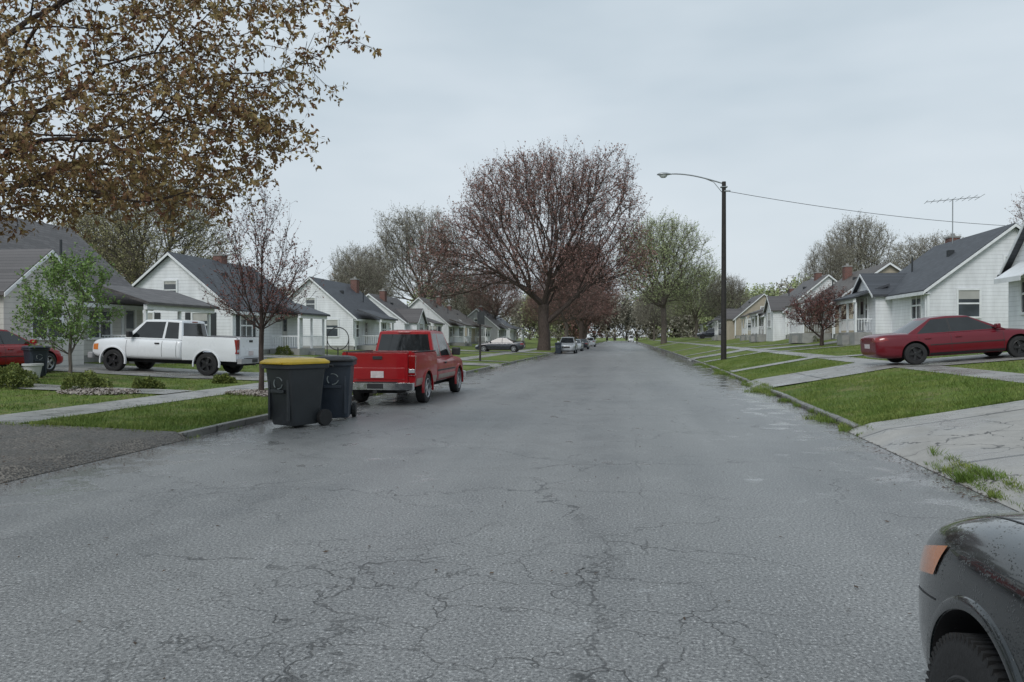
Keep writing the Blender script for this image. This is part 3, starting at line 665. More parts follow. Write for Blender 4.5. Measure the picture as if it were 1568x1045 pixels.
# ------------------------------------------------------------------ vehicles
TIRE=mat('tyre_rubber',(.018,.018,.019),.75,bump=.3,bs=40); RIMS=mat('alloy_rim',(.45,.46,.48),.3,.85,.5,.08); RIMB=mat('black_rim',(.02,.02,.022),.35)
CHR=mat('chrome',(.55,.56,.58),.15,.9); PLAS=mat('black_plastic',(.022,.022,.024),.55); CGL=mat('car_glass',(.012,.015,.017),.04,0,.7,.3)
RLIT=mat('tail_lamp',(.22,.006,.006),.12,coat=.8); HLIT=mat('head_lamp',(.42,.44,.46),.08,.2,coat=1); AMB=mat('amber_lamp',(.66,.20,.04),.12,coat=1)
PRED=mat('red_paint',(.30,.004,.008),.35,0,.3,.08,1,coat=.45); PMAR=mat('maroon_paint',(.13,.004,.013),.32,0,.3,.08,1,coat=.5)
PWHT=mat('white_paint',(.80,.82,.85),.3,0,.5,.03,1,coat=.8)
def beaded(name,base):
    m,nt,b=newmat(name); tc=nt.nodes.new('ShaderNodeTexCoord').outputs['Object']
    b.inputs['Base Color'].default_value=c4(base); b.inputs['Roughness'].default_value=.22; b.inputs['Metallic'].default_value=.1
    b.inputs['Coat Weight'].default_value=.8; b.inputs['Coat Roughness'].default_value=.04
    v=N(nt,'ShaderNodeTexVoronoi',{'Vector':tc,'Scale':95.0,'Randomness':1.0})
    d=mth(nt,'MULTIPLY',ramp(nt,v.outputs[0],.05,.38,1,0),ramp(nt,noise(nt,tc,14,3),.47,.55))
    bn=N(nt,'ShaderNodeBump',{'Height':d,'Strength':.55,'Distance':.004})
    nt.links.new(bn.outputs[0],b.inputs['Coat Normal']); nt.links.new(bn.outputs[0],b.inputs['Normal'])
    return m
PBLK=beaded('wet_black_paint',(.008,.012,.014))
PSIL=mat('silver_paint',(.42,.44,.46),.3,.4,coat=.8); PDRK=mat('dark_blue_paint',(.02,.024,.035),.25,.1,coat=1); PLATE=mat('number_plate',(.62,.55,.55),.5,var=.12,vs=12)
def apply(o,cut=None):
    dg=bpy.context.evaluated_depsgraph_get(); me=bpy.data.meshes.new_from_object(o.evaluated_get(dg)); o.modifiers.clear(); o.data=me
    if cut:
        for c in cut: bpy.data.objects.remove(c)
    return o
def cutcyl(x0,x1,y,z,r,E):
    mb=MB(); mb.cyl((x0,y,z),(x1,y,z),r,n=64); return mb.build('cut',E,[DARKIN])
def cutters(o,E,axles,wr,W,gap):
    cs=[]
    for a in axles:
        for sgn in (-1,1):
            c=cutcyl(sgn*(W/2-.30),sgn*(W/2+.3),a,wr*1.02,wr*gap,E); cs.append(c)
            b=o.modifiers.new('b','BOOLEAN'); b.object=c; b.operation='DIFFERENCE'; b.solver='EXACT'
            try: b.material_mode='TRANSFER'
            except Exception: pass
    bpy.context.view_layer.update(); apply(o,cs)
    o.data.polygons.foreach_set('use_smooth',[True]*len(o.data.polygons)); o.data.set_sharp_from_angle(angle=R(38))
    return o
def body(name,E,rings,paint,axles,wr,W,sub=2,gap=1.2):
    mb=MB(); mb.loft(rings); o=mb.build(name,E,[paint,DARKIN])
    if sub: s=o.modifiers.new('s','SUBSURF'); s.levels=sub; s.render_levels=sub
    return cutters(o,E,axles,wr,W,gap)
def bvh(o):
    bm=bmesh.new(); bm.from_mesh(o.data); t=BVHTree.FromBMesh(bm); bm.free(); return t
def patch(name,E,t,cor,dr,m,n=10,off=.006,nb=None):
    cor=[Vector(c) for c in cor]; dr=Vector(dr).normalized(); nb=nb or n; V=[];ok=[]
    for j in range(nb+1):
        for i in range(n+1):
            a=i/n;b=j/nb; p=(cor[0]*(1-a)+cor[1]*a)*(1-b)+(cor[3]*(1-a)+cor[2]*a)*b
            h=t.ray_cast(p-dr*1.5,dr,3.0)
            if h[0] is None: V.append(p); ok.append(False)
            else: V.append(h[0]-dr*off); ok.append(True)
    F=[]
    for j in range(nb):
        for i in range(n):
            q=(j*(n+1)+i,j*(n+1)+i+1,(j+1)*(n+1)+i+1,(j+1)*(n+1)+i)
            if all(ok[k] for k in q): F.append(q)
    me=bpy.data.meshes.new(name); me.from_pydata([tuple(v) for v in V],[],F); me.materials.append(m)
    me.polygons.foreach_set('use_smooth',[True]*len(F))
    o=bpy.data.objects.new(name,me); return link(o,E)
def wheel(E,x,y,r,w,rim,sgn,spokes=5,name='wheel',n=40):
    mb=MB(); s=sgn
    tp=[(-w/2,r*.62),(-w/2,r*.72),(-w/2*1.04,r*.86),(-w/2*.92,r*.97),(-w/2*.7,r),(w/2*.7,r),(w/2*.92,r*.97),(w/2*1.04,r*.86),(w/2,r*.72),(w/2,r*.62),(w/2*.6,r*.6),(-w/2*.6,r*.6),(-w/2,r*.62)]
    mb.lathe((x,y,r),[(a*s,b) for a,b in tp],n,0)
    mb.lathe((x,y,r),[(s*w*.5,r*.66),(s*w*.52,r*.64),(s*w*.46,r*.6),(s*w*.1,r*.58),(s*w*.1,.001)],n,1)
    mb.lathe((x,y,r),[(s*w*.44,.001),(s*w*.44,r*.12),(s*w*.38,r*.17),(s*w*.1,r*.17)],16,1)
    for k in range(spokes):
        a=2*math.pi*k/spokes+.3; M=Matrix.Translation((x,y,r))@Matrix.Rotation(a,4,'X')
        x0,x1=sorted((s*w*.25,s*w*.40)); mb.box(x0,x1,-r*.11,r*.11,r*.12,r*.62,1,M)
    mb.lathe((x,y,r),[(s*w*.11,r*.57),(s*w*.11,.02)],24,2)
    if n>40:
        for k in range(70):
            a=2*math.pi*k/70; M=Matrix.Translation((x,y,r))@Matrix.Rotation(a,4,'X'); mb.box(-w*.48,w*.48,-r*.018,r*.018,r*.93,r*1.018,0,M)
    return mb.build(name,E,[TIRE,rim,PLAS],0,35)
def cabin(E,cols,wb,wt,z0,z1,paint,crown=.03,tb=.06):
    mb=MB(); n=len(cols); rows=[0,tb*1.0,1-tb*1.7,1.0]
    yt0,yt1=cols[0][1],cols[-1][1]
    def sp(c,r,s):
        y=c[0]*(1-r)+c[1]*r; x=(wb*(1-r)+wt*r)
        z=z0+(z1-z0)*r
        if r>.5: z+=crown*(1-((c[1]-(yt0+yt1)/2)/((yt1-yt0)/2))**2)*1.0*(r-.5)*2
        return (s*x,y,z)
    for s in (-1,1):
        vs=[sp(c,r,s) for r in rows for c in cols]
        for j in range(3):
            for i in range(n-1):
                mb.add([vs[j*n+i],vs[j*n+i+1],vs[(j+1)*n+i+1],vs[(j+1)*n+i]],[(0,1,2,3)],1 if (j==1 and cols[i][2]=='g') else (2 if (j==1 and cols[i][2]=='b') else 0))
    xs=[-1,-.9,-.45,.45,.9,1]
    for ci in (0,n-1):
        c=cols[ci]; sg=-1 if ci==0 else 1
        def ep(r,q):
            p=sp(c,r,1); return (p[0]*q,p[1]+sg*.05*(1-q*q),p[2]+(.03*(1-q*q) if r==1 else 0))
        for j in range(3):
            for i in range(5): mb.add([ep(rows[j],xs[i]),ep(rows[j],xs[i+1]),ep(rows[j+1],xs[i+1]),ep(rows[j+1],xs[i])],[(0,1,2,3)],1 if (j==1 and 1<=i<=3) else 0)
    for k in range(n-1):
        for i in range(5):
            def rp(c,q,e):
                p=sp(c,1,1); return (p[0]*q,p[1]+(e*.05*(1-q*q)),p[2]+.03*(1-q*q))
            e0=-1 if k==0 else 0; e1=1 if k==n-2 else 0
            mb.add([rp(cols[k],xs[i],e0),rp(cols[k],xs[i+1],e0),rp(cols[k+1],xs[i+1],e1),rp(cols[k+1],xs[i],e1)],[(0,1,2,3)],0)
    o=mb.build('cabin',E,[paint,CGL,PLAS])
    bm=bmesh.new(); bm.from_mesh(o.data); bmesh.ops.remove_doubles(bm,verts=bm.verts,dist=.001); bmesh.ops.recalc_face_normals(bm,faces=bm.faces); bm.to_mesh(o.data); bm.free()
    b=o.modifiers.new('bev','BEVEL'); b.width=.03; b.segments=3; b.limit_method='ANGLE'; b.angle_limit=R(25)
    o.data.polygons.foreach_set('use_smooth',[True]*len(o.data.polygons)); o.data.set_sharp_from_angle(angle=R(40))
    return o
def ring(y,zb,zt,w,wt,cr=.03,sh=.86):
    h=zt-zb
    half=[(0,zb),(.7*w,zb),(.93*w,zb+.05),(.985*w,zb+.22*h),(w,zb+.5*h),(.985*w,zb+.74*h),(.95*w,zb+sh*h+.04*h),(wt,zt),(wt*.55,zt+cr*.75),(0,zt+cr)]
    return [(x,y,z) for x,z in half]+[(-x,y,z) for x,z in half[-2:0:-1]]
def car(name,loc,rz,L=4.9,W=1.84,zb=.2,belt=.95,roof=1.43,hood=1.35,deck=1.0,nose=.74,tail=.95,paint=PMAR,wr=.33,ax=(.98,.93),rim=RIMB,cab=None,kind='sedan',sub=2,wn=40):
    E=empty(name,loc,rz); w=W/2; cowl=L-hood
    S=[(0,zb+.16,tail-.16,.80,.72),(.03,zb+.12,tail-.08,.86,.76),(.16,zb+.04,tail-.01,.93,.80),(.5,zb,tail,.975,.83),(max(deck,.8),zb,max(belt-.01,tail-.01) ,1,.86),(1.5,zb,belt,1,.88),(L*.5,zb,belt,1,.88),(cowl-.2,zb,belt,1,.88),(cowl+.1,zb,belt-.02,.995,.86),(L-hood*.5,zb,(belt+nose)/2+.03,.975,.82),(L-.42,zb,nose+.04,.94,.78),(L-.17,zb+.02,nose-.03,.87,.72),(L-.05,zb+.06,nose-.12,.76,.62),(L,zb+.12,nose-.22,.66,.55)]
    rings=[ring(y,a,b,c*w,d*w) for y,a,b,c,d in S]
    ay=(ax[0],L-ax[1]); B=body('body',E,rings,paint,ay,wr,W,sub); t=bvh(B)
    if cab is None: cab=(deck-.05,deck+.75,cowl-.95,cowl+.05)
    yb0,yt0,yt1,yb1=cab
    def col_(fr_b,fr_t,k): return (yb0+(yb1-yb0)*fr_b,yt0+(yt1-yt0)*fr_t,k)
    if kind=='sedan': cs=[col_(0,0,'p'),col_(.10,.05,'g'),col_(.14,.10,'g'),col_(.44,.42,'b'),col_(.465,.46,'g'),col_(.93,.94,'p'),col_(1,1,'p')]
    else: cs=[col_(0,0,'p'),col_(.05,.06,'g'),col_(.24,.26,'p'),col_(.27,.29,'g'),col_(.56,.58,'b'),col_(.59,.61,'g'),col_(.94,.95,'p'),col_(1,1,'p')]
    cabin(E,cs,w*.885,w*.66,belt-.02,roof-.03,paint)
    for y in ay:
        for s in (-1,1): wheel(E,s*(w-.115),y,wr,.21,rim,s,n=wn)
    mb=MB()
    for y in ay: mb.box(-w+.32,w-.32,y-wr*1.1,y+wr*1.1,zb+.02,belt-.2,0)
    mb.build('underbody',E,[DARKIN])
    for s in (-1,1):
        patch('tail_lamp',E,t,[(s*w*.98,-.0,tail-.22),(s*w*.55,-.1,tail-.22),(s*w*.55,-.1,tail-.08),(s*w*.98,.0,tail-.08)],(-.25*s,1,0),RLIT,8)
        patch('tail_lamp_side',E,t,[(s*w,.06,tail-.22),(s*w,.38,tail-.18),(s*w,.30,tail-.07),(s*w,.06,tail-.08)],(-s,0,0),RLIT,6)
        if wn<=40: patch('head_lamp',E,t,[(s*w*.9,L-.3,nose-.2),(s*w*.5,L,nose-.22),(s*w*.5,L,nose-.1),(s*w*.9,L-.35,nose-.05)],(-.45*s,-1,0),HLIT,8)
        for yy in (cs[3 if kind=='sedan' else 4][0],yb1-.12, yb0+ (yb1-yb0)*(.12 if kind=='sedan' else .26)):
            patch('door_seam',E,t,[(s*w,yy-.006,zb+.12),(s*w,yy+.006,zb+.12),(s*w,yy+.006,belt-.07),(s*w,yy-.006,belt-.07)],(-s,0,0),PLAS,1,.002,14)
        patch('sill_trim',E,t,[(s*w,ay[0]+wr*1.25,zb+.06),(s*w,ay[1]-wr*1.25,zb+.06),(s*w,ay[1]-wr*1.25,zb+.13),(s*w,ay[0]+wr*1.25,zb+.13)],(-s,0,0),PLAS,14,.006,2)
        patch('side_moulding',E,t,[(s*w,ay[0]+wr*1.3,zb+.36),(s*w,ay[1]-wr*1.3,zb+.36),(s*w,ay[1]-wr*1.3,zb+.39),(s*w,ay[0]+wr*1.3,zb+.39)],(-s,0,0),PLAS,14,.008,1)
        mb=MB()
        yy=yb1-.35; x0,x1=sorted((s*(w*.9),s*(w*.9+.2))); mb.box(x0,x1,yy,yy+.12,belt+.02,belt+.16,0); mb.build('mirror',E,[paint],.03)
        mb=MB()
        for yy in (cs[3 if kind=='sedan' else 4][0]+.12,cs[3 if kind=='sedan' else 4][0]-.75):
            x0,x1=sorted((s*(w*.955),s*(w*1.0+.01))); mb.box(x0,x1,yy,yy+.18,belt-.17,belt-.13,0)
        mb.build('door_handle',E,[paint],.012)
    patch('grille',E,t,[(-w*.42,L,nose-.36),(w*.42,L,nose-.36),(w*.42,L,nose-.16),(-w*.42,L,nose-.16)],(0,-1,0),PLAS,8)
    patch('number_plate',E,t,[(-.26,0,tail-.42),(.26,0,tail-.42),(.26,0,tail-.28),(-.26,0,tail-.28)],(0,1,0),PLATE,4)
    return E,B,t
def pickup(name,loc,rz,paint,L=5.75,W=1.84,roof=1.78,zb=.42,belt=1.12,rim=RIMS,wr=.37,bumper=CHR,strip=None,flare=False,bedtop=1.22):
    E=empty(name,loc,rz); w=W/2; ya=1.2; yf=L-.92; k=L/5.75
    bed1=2.15*k; cab0=bed1+.03
    S=[(cab0,zb,belt,.985,.86),(cab0+.04,zb,belt,.99,.88),(cab0+.6,zb,belt,1,.89),(L-1.75,zb,belt,1,.89),(L-1.35,zb,belt+.0,1,.88),(L-1.0,zb,belt-.01,.99,.87),(L-.35,zb,belt-.05,.97,.85),(L-.12,zb+.02,belt-.10,.94,.80),(L-.04,zb+.06,belt-.18,.9,.76),(L,zb+.1,belt-.26,.86,.72)]
    rings=[ring(y,a,b,c*w,d*w) for y,a,b,c,d in S]
    B=body('front_body',E,rings,paint,(yf,),wr,W,2,1.18); t=bvh(B)
    bt=bedtop; half=[(0,zb+.06),(.8*w,zb+.03),(.95*w,zb+.05),(.985*w,zb+.2),(w,zb+.42),(.985*w,bt-.12),(.965*w,bt-.02),(.93*w,bt),(.87*w,bt),(.86*w,bt-.03),(.86*w,zb+.34),(0,zb+.34)]
    def br(y,q=1): return [(x*q,y,z) for x,z in half]+[(-x*q,y,z) for x,z in half[-2:0:-1]]
    mb=MB(); mb.loft([br(.10,.985),br(.16),br(bed1-.05),br(bed1)])
    Bd=mb.build('bed',E,[paint,DARKIN]); cutters(Bd,E,(ya,),wr,W,1.18)
    tb=bvh(Bd)
    mb=MB(); mb.box(-.79*w,.79*w,.06,.14,zb+.14,bt-.01,0); mb.box(-.72*w,.72*w,.045,.059,zb+.22,zb+.50,0); mb.box(-.12,.12,.04,.058,bt-.17,bt-.09,1)
    mb.box(-.855*w,.855*w,bed1-.12,bed1-.06,zb+.35,bt+.0,0); mb.build('tailgate',E,[paint,PLAS],.012)
    mb=MB(); mb.box(-.80*w,.80*w,.05,.15,bt+.002,bt+.02,0)
    for s in (-1,1):
        x0,x1=sorted((s*.865*w,s*.955*w)); mb.box(x0,x1,.12,bed1-.02,bt+.002,bt+.022,0)
    mb.build('bed_rail_caps',E,[PLAS],.006)
    mb=MB()
    for s in (-1,1):
        x0,x1=sorted((s*.81*w,s*.985*w)); mb.box(x0,x1,.055,.17,zb+.32,bt-.08,0); mb.box(x0+.01,x1-.01,.045,.056,zb+.38,zb+.47,1)
    mb.build('tail_lamps',E,[RLIT,HLIT],.015)
    mb=MB(); mb.box(-w*.97,w*.97,-.12,.04,zb-.02,zb+.15,0); mb.box(-w*.55,w*.55,-.13,.02,zb+.155,zb+.17,1); mb.box(-.05,.05,-.14,.3,zb-.1,zb-.03,1); mb.box(-.2,.2,-.124,-.121,zb+.01,zb+.13,1); mb.build('rear_bumper',E,[bumper,PLAS],.025)
    mb=MB(); mb.box(-.16,.16,.028,.043,zb+.26,zb+.42,0); mb.build('number_plate',E,[PLATE])
    mb=MB(); mb.box(-.5,.5,.2,L-.4,zb-.12,zb+.1,0); mb.cyl((-w+.2,ya,wr),(w-.2,ya,wr),.07,n=10); mb.cyl((-w+.2,yf,wr),(w-.2,yf,wr),.06,n=10)
    mb.box(-w+.32,w-.32,yf-.45,yf+.45,zb,belt-.15,0); mb.box(-w+.32,w-.32,ya-.45,ya+.45,zb,zb+.3,0); mb.cyl((.55,-.05,zb-.05),(.55,1,zb-.05),.035,n=8); mb.build('chassis',E,[DARKIN])
    cb0=cab0+.03; cb1=L-1.28
    ct0=cab0+.14; ct1=L-2.02
    def c_(a,b,kd): return (cb0+(cb1-cb0)*a,ct0+(ct1-ct0)*b,kd)
    cabin(E,[c_(0,0,'p'),c_(.06,.07,'g'),c_(.30,.37,'p'),c_(.34,.42,'g'),c_(.90,.93,'p'),c_(1,1,'p')],w*.895,w*.74,belt-.02,roof-.03,paint)
    mb=MB(); mb.box(-.16,.16,ct0-.075,ct0-.04,roof-.075,roof-.035,0); mb.build('high_brake_lamp',E,[RLIT],.008)
    for y in (ya,yf):
        for s in (-1,1): wheel(E,s*(w-.13),y,wr,.24,rim,s,5)
    for s in (-1,1):
        dm=c_(.32,.4,'p')[0]
        for yy in (dm,cb1-.15,cab0+.2):
            patch('door_seam',E,t,[(s*w,yy-.007,zb+.08),(s*w,yy+.007,zb+.08),(s*w,yy+.007,belt-.07),(s*w,yy-.007,belt-.07)],(-s,0,0),PLAS,1,.002,12)
        if strip:
            patch('lower_trim',E,t,[(s*w,cab0+.03,zb+.07),(s*w,yf-wr*1.3,zb+.07),(s*w,yf-wr*1.3,zb+.24),(s*w,cab0+.03,zb+.24)],(-s,0,0),strip,10,.004,3)
            for a,b in ((.18,ya-wr*1.25),(ya+wr*1.25,bed1-.02)):
                patch('lower_trim',E,tb,[(s*w,a,zb+.07),(s*w,b,zb+.07),(s*w,b,zb+.24),(s*w,a,zb+.24)],(-s,0,0),strip,4,.004,3)
            patch('side_moulding',E,t,[(s*w,cab0+.06,zb+.33),(s*w,cb1-.2,zb+.33),(s*w,cb1-.2,zb+.37),(s*w,cab0+.06,zb+.37)],(-s,0,0),PLAS,8,.01,1)
        for yy in (ya,yf):
            mb=MB(); rings=[]
            for a in np.linspace(R(-12),R(192),28):
                rr=wr*1.19; rings.append([(s*(w-.03),yy+rr*math.cos(a),wr*1.02+rr*math.sin(a)),(s*(w+.022),yy+rr*math.cos(a),wr*1.02+rr*math.sin(a)),(s*(w+.018),yy+(rr+.045)*math.cos(a),wr*1.02+(rr+.045)*math.sin(a)),(s*(w-.03),yy+(rr+.06)*math.cos(a),wr*1.02+(rr+.06)*math.sin(a))])
            mb.loft(rings); mb.build('wheel_arch',E,[PLAS if flare else paint],0,50)
        mb=MB(); x0,x1=sorted((s*w*.93,s*(w*.93+.24))); mb.box(x0,x1,cb1-.38,cb1-.26,belt+.02,belt+.24,0); mb.build('mirror',E,[PLAS],.03)
        mb=MB(); x0,x1=sorted((s*w*.96,s*(w+.012))); mb.box(x0,x1,dm+.1,dm+.27,belt-.19,belt-.14,0); mb.build('door_handle',E,[PLAS],.01)
        patch('head_lamp',E,t,[(s*w*.86,L-.15,belt-.48),(s*w*.5,L,belt-.48),(s*w*.5,L,belt-.3),(s*w*.86,L-.15,belt-.28)],(-.35*s,-1,0),HLIT,6)
        patch('corner_lamp',E,t,[(s*w,L-.30,belt-.46),(s*w,L-.08,belt-.46),(s*w,L-.08,belt-.26),(s*w,L-.30,belt-.24)],(-s,-.2,0),AMB,5)
    mb=MB(); mb.box(-w*.5,w*.5,L-.05,L+.01,belt-.5,belt-.28,1); mb.box(-w*.98,w*.98,L-.1,L+.1,zb-.02,zb+.2,0); mb.build('front_bumper',E,[bumper,PLAS],.03)
    return E
pickup('pickup_truck',(-5.85,17.0,0),0,PRED,L=5.7,W=1.90,roof=1.84,bedtop=1.29,strip=mat('tan_lower_trim',(.27,.22,.19),.4))
E=pickup('pickup_truck',(-13.35,25.05,.26),R(90),PWHT,L=5.75,W=1.95,roof=1.93,zb=.48,belt=1.24,rim=RIMB,wr=.40,bumper=mat('grey_bumper',(.3,.3,.31),.4),flare=False,bedtop=1.38)
E.rotation_euler=(R(1.9),0,R(90))
E,B,t=car('sedan_car',(7.8,25.2,.73),R(-90),L=5.05,W=1.86,belt=.93,roof=1.42,hood=1.35,deck=.95,nose=.72,tail=.98,paint=PMAR,rim=RIMB,wr=.33,ax=(1.12,.98))
E.rotation_euler=(R(4.3),0,R(-90))
car('suv',(-5.75,79.2,0),R(180),L=4.7,W=1.85,zb=.25,belt=1.08,roof=1.70,hood=1.2,deck=.2,tail=1.08,nose=.92,paint=PSIL,rim=RIMS,wr=.36,cab=(.12,.4,2.55,3.5),kind='suv')
car('sedan_car',(-5.8,92,0),R(180),L=4.8,paint=PSIL,rim=RIMS)
car('sedan_car',(-5.8,103,0),0,L=4.8,paint=PDRK,rim=RIMS)
car('suv',(-5.8,128,0),0,L=4.7,zb=.25,belt=1.08,roof=1.68,hood=1.2,deck=.2,tail=1.08,nose=.92,paint=PWHT,cab=(.12,.4,2.55,3.5),kind='suv')
car('sedan_car',(-9.7,72.5,.2),R(90),L=4.9,paint=PDRK,rim=RIMS)
car('suv',(16.3,122,1.45),R(90),L=4.7,zb=.25,belt=1.08,roof=1.68,hood=1.2,deck=.2,tail=1.08,nose=.92,paint=PDRK,cab=(.12,.4,2.55,3.5),kind='suv')
car('sedan_car',(-19.8,18.2,.48),0,L=4.7,paint=PRED,rim=RIMS)
car('van',(2.6,270,0),R(180),L=5.2,W=2.0,zb=.3,belt=1.2,roof=2.4,hood=.9,deck=.2,tail=1.2,nose=1.0,paint=PWHT,wr=.36,cab=(.05,.15,3.8,4.4),kind='suv')

CX,CY,CL,CW=1.975,-1.33,4.7,1.86
E,B,t=car('parked_car',(CX,CY,0),0,L=CL,W=CW,zb=.25,belt=1.10,roof=1.64,hood=1.35,deck=.3,nose=.96,tail=1.05,paint=PBLK,rim=RIMB,wr=.355,ax=(.98,.92),sub=4,wn=72,cab=(.1,.45,2.5,3.4),kind='suv')
w=CW/2
patch('side_marker_lamp',E,t,[(-w*.97,CL-.52,.80),(-w*.80,CL-.14,.70),(-w*.80,CL-.16,.80),(-w*.94,CL-.60,.925)],(1,-.45,0),AMB,20,.006)
for s in (-1,1): patch('head_lamp_lens',E,t,[(s*w*.80,CL-.13,.70),(s*w*.5,CL,.67),(s*w*.5,CL-.03,.80),(s*w*.80,CL-.15,.79)],(-.45*s,-1,0),HLIT,14,.006)
for s in (-1,1):
    rings=[];yy=CL-.92;wr=.355
    for a in np.linspace(R(-15),R(195),60):
        rr=wr*1.2; ca,sa=math.cos(a),math.sin(a)
        def surf(y,z):
            h=t.ray_cast(Vector((s*2,y,z)),Vector((-s,0,0)),3); return abs(h[0].x) if h[0] is not None and abs(h[0].x)>w*.5 else w*.9
        xo=surf(yy+(rr+.05)*ca,wr*1.02+(rr+.05)*sa)
        rings.append([(s*(xo-.06),yy+rr*ca,wr*1.02+rr*sa),(s*(xo+.012),yy+(rr+.002)*ca,wr*1.02+(rr+.002)*sa),(s*(xo+.014),yy+(rr+.03)*ca,wr*1.02+(rr+.03)*sa),(s*(xo+.0),yy+(rr+.045)*ca,wr*1.02+(rr+.045)*sa),(s*(xo-.06),yy+(rr+.045)*ca,wr*1.02+(rr+.045)*sa)])
    mb=MB(); mb.loft(rings); mb.build('wheel_arch_lip',E,[PBLK],0,60)
for s in (-1,1):
    patch('bonnet_seam',E,t,[(s*w*.80,CL-1.5,1.2),(s*w*.80+.008,CL-1.5,1.2),(s*w*.74+.008,CL-.2,1.2),(s*w*.74,CL-.2,1.2)],(0,0,-1),PLAS,1,.002,30)
patch('bumper_seam',E,t,[(-w,CL-.56,.72),(-w,CL-.2,.66),(-w,CL-.2,.666),(-w,CL-.56,.726)],(1,-.2,0),PLAS,20,.002,1)

# ------------------------------------------------------------------ bins, pots, trellis
BGRY=mat('charcoal_bin_plastic',(.028,.032,.036),.42,bump=.15,bs=90); BBLU=mat('dark_slate_bin_plastic',(.030,.040,.056),.42,bump=.15,bs=90); LYEL=mat('yellow_lid_plastic',(.60,.40,.03),.4)
LGT=mat('pale_print',(.22,.25,.25),.6)
def rr(w,d,r,z,cx=0,cy=0,n=5):
    p=[]
    for sx,sy,a0 in ((1,1,0),(-1,1,90),(-1,-1,180),(1,-1,270)):
        for k in range(n): a=R(a0+90*k/(n-1)); p.append((cx+sx*(w/2-r)+r*math.cos(a),cy+sy*(d/2-r)+r*math.sin(a),z))
    return p
def bin_(name,loc,rz,bodym,lidm,s=(1,1,1)):
    E=empty(name,loc,rz); E.scale=s
    mb=MB(); mb.loft([rr(.46,.50,.06,.04),rr(.48,.54,.06,.10),rr(.57,.66,.07,.80),rr(.58,.68,.07,.92),rr(.66,.78,.07,.925,0,.0),rr(.66,.78,.07,.99,0,0)],0)
    mb.box(-.14,.14,-.355,-.325,.55,.60); mb.box(-.18,.18,.36,.42,.86,.90)
    for x in (-.2,.2): mb.box(x-.02,x+.02,-.33,-.29,.12,.75)
    for x in (-.16,.16): mb.box(x-.02,x+.02,.3,.47,.90,.97)
    mb.box(-.25,.25,.22,.33,.05,.2)
    mb.build('body',E,[bodym],.006,35)
    mb=MB(); mb.loft([rr(.68,.82,.08,.995,0,-.01),rr(.68,.82,.08,1.03,0,-.01),rr(.60,.72,.1,1.07,0,-.01),rr(.40,.5,.1,1.085,0,-.01)]); mb.box(-.2,.2,-.46,-.41,1.0,1.03); mb.build('lid',E,[lidm],.006,35)
    mb=MB(); mb.cyl((-.3,.46,.95),(.3,.46,.95),.018,n=10); mb.cyl((-.3,.30,.13),(.3,.30,.13),.015,n=8); mb.build('handle_and_axle',E,[PLAS])
    mb=MB()
    for s_ in (-1,1): mb.cyl((s_*.25,.30,.13),(s_*.32,.30,.13),.13,n=24)
    mb.build('wheels',E,[TIRE],.01)
    mb=MB()
    for k in range(3):
        a=k*2.094+.4; mb.path([(.09*math.cos(a+q),-.326,.70+.09*math.sin(a+q)) for q in np.linspace(0,1.5,6)],.010,4)
    mb.build('recycling_mark',E,[LGT])
    return E
bin_('wheelie_bin',(-6.02,12.95,.0),R(-24),BGRY,LYEL,(1.25,1.25,1.17))
bin_('wheelie_bin',(-5.78,14.25,.0),R(15),BBLU,PLAS,(1.2,1.2,1.18))
bin_('wheelie_bin',(-6.5,74,.0),R(5),BBLU,BBLU,(1.05,1.05,1.05))
bin_('wheelie_bin',(-18.0,20.4,.42),R(60),BBLU,BBLU,(.9,.9,.9))
POTM=mat('white_planter',(.55,.56,.55),.5)
for x,y in ((-17.4,19.6),(-12.6,30.5)):
    E=empty('flower_pot',(x,y,ground_z(x,y))); mb=MB(); rg=[[(q*math.cos(a),q*math.sin(a),z) for a in np.linspace(0,2*math.pi,20,endpoint=False)] for q,z in ((.16,0),(.24,.4),(.28,.42),(.28,.48),(.22,.48),(.2,.40))]; mb.loft(rg); mb.build('pot',E,[POTM],0,35)
E=empty('garden_trellis',(-11.2,27.9,.25)); mb=MB()
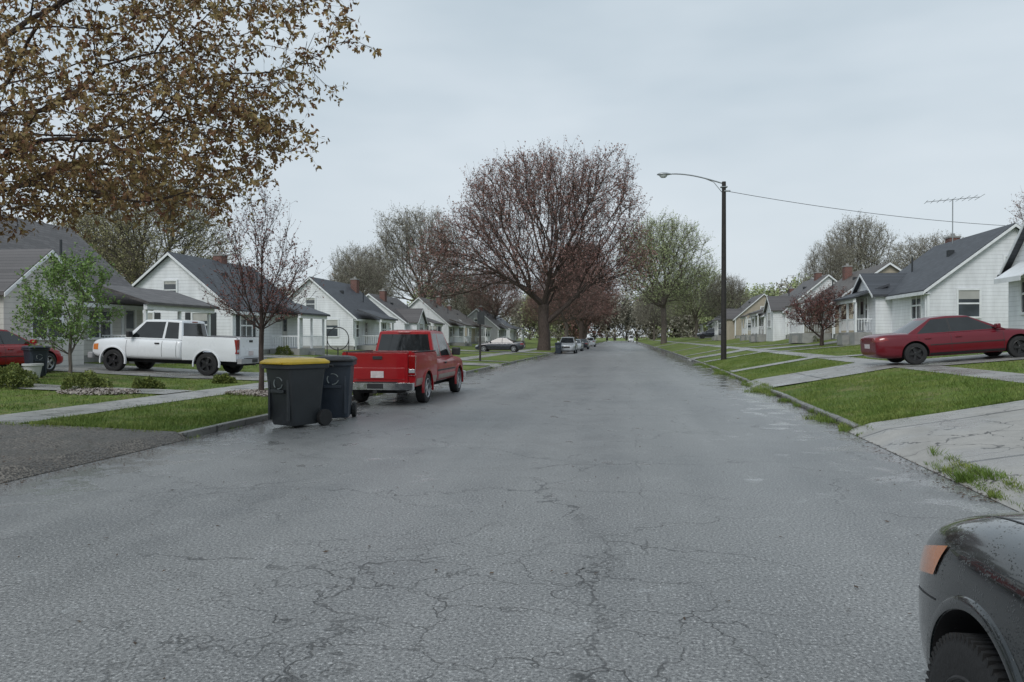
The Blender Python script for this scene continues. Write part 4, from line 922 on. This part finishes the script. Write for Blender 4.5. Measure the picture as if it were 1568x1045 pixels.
mb.path([(.45*math.cos(a),0,1.35+.45*math.sin(a)) for a in np.linspace(0,2*math.pi,24)],.02,6); mb.cyl((0,0,-.1),(0,0,1.0),.025,n=6); mb.cyl((-.45,0,-.1),(-.45,0,1.35),.02,n=6); mb.cyl((.45,0,-.1),(.45,0,1.35),.02,n=6); mb.build('frame',E,[PLAS])

# ------------------------------------------------------------------ world, sun, camera
W=bpy.data.worlds.new('World'); scene.world=W; W.use_nodes=True; nt=W.node_tree; nt.nodes.clear()
sky=N(nt,'ShaderNodeTexSky'); sky.sky_type='NISHITA'; sky.sun_disc=False; sky.sun_elevation=R(42); sky.sun_rotation=R(200); sky.dust_density=4.0; sky.air_density=1.0
tc=nt.nodes.new('ShaderNodeTexCoord').outputs['Generated']; sx=N(nt,'ShaderNodeSeparateXYZ',{0:tc})
st=N(nt,'ShaderNodeVectorMath',{0:tc,1:(1.0,1.0,3.2)},operation='MULTIPLY').outputs[0]
n1=noise(nt,st,1.6,4,.55)
cl=mixc(nt,ramp(nt,n1,.35,.68),(4.9,5.9,6.7),(6.6,7.45,8.15))
cl=mixc(nt,ramp(nt,sx.outputs[2],-.02,.30,.75,0),cl,(7.5,8.1,8.5))
hs=N(nt,'ShaderNodeHueSaturation',{'Saturation':.4,'Value':1.0,'Color':sky.outputs[0]})
fin=mixc(nt,.9,hs.outputs[0],cl)
bg=N(nt,'ShaderNodeBackground',{'Color':fin,'Strength':.104}); out=N(nt,'ShaderNodeOutputWorld',{0:bg.outputs[0]})
sl=bpy.data.lights.new('sun','SUN'); sl.energy=1.3; sl.angle=R(25); sl.color=(1,.97,.93); so=bpy.data.objects.new('sun',sl); link(so)
so.rotation_euler=(R(48),0,R(-20))
cam=bpy.data.cameras.new('camera'); cam.sensor_width=36; cam.lens=25.95; cam.clip_end=5000; cam.clip_start=.05
co=bpy.data.objects.new('camera',cam); link(co); co.location=(0,0,1.65); co.rotation_euler=(R(90-.28),0,R(8.6)); scene.camera=co
scene.view_settings.view_transform='Standard'; scene.view_settings.look='None'; scene.view_settings.exposure=0
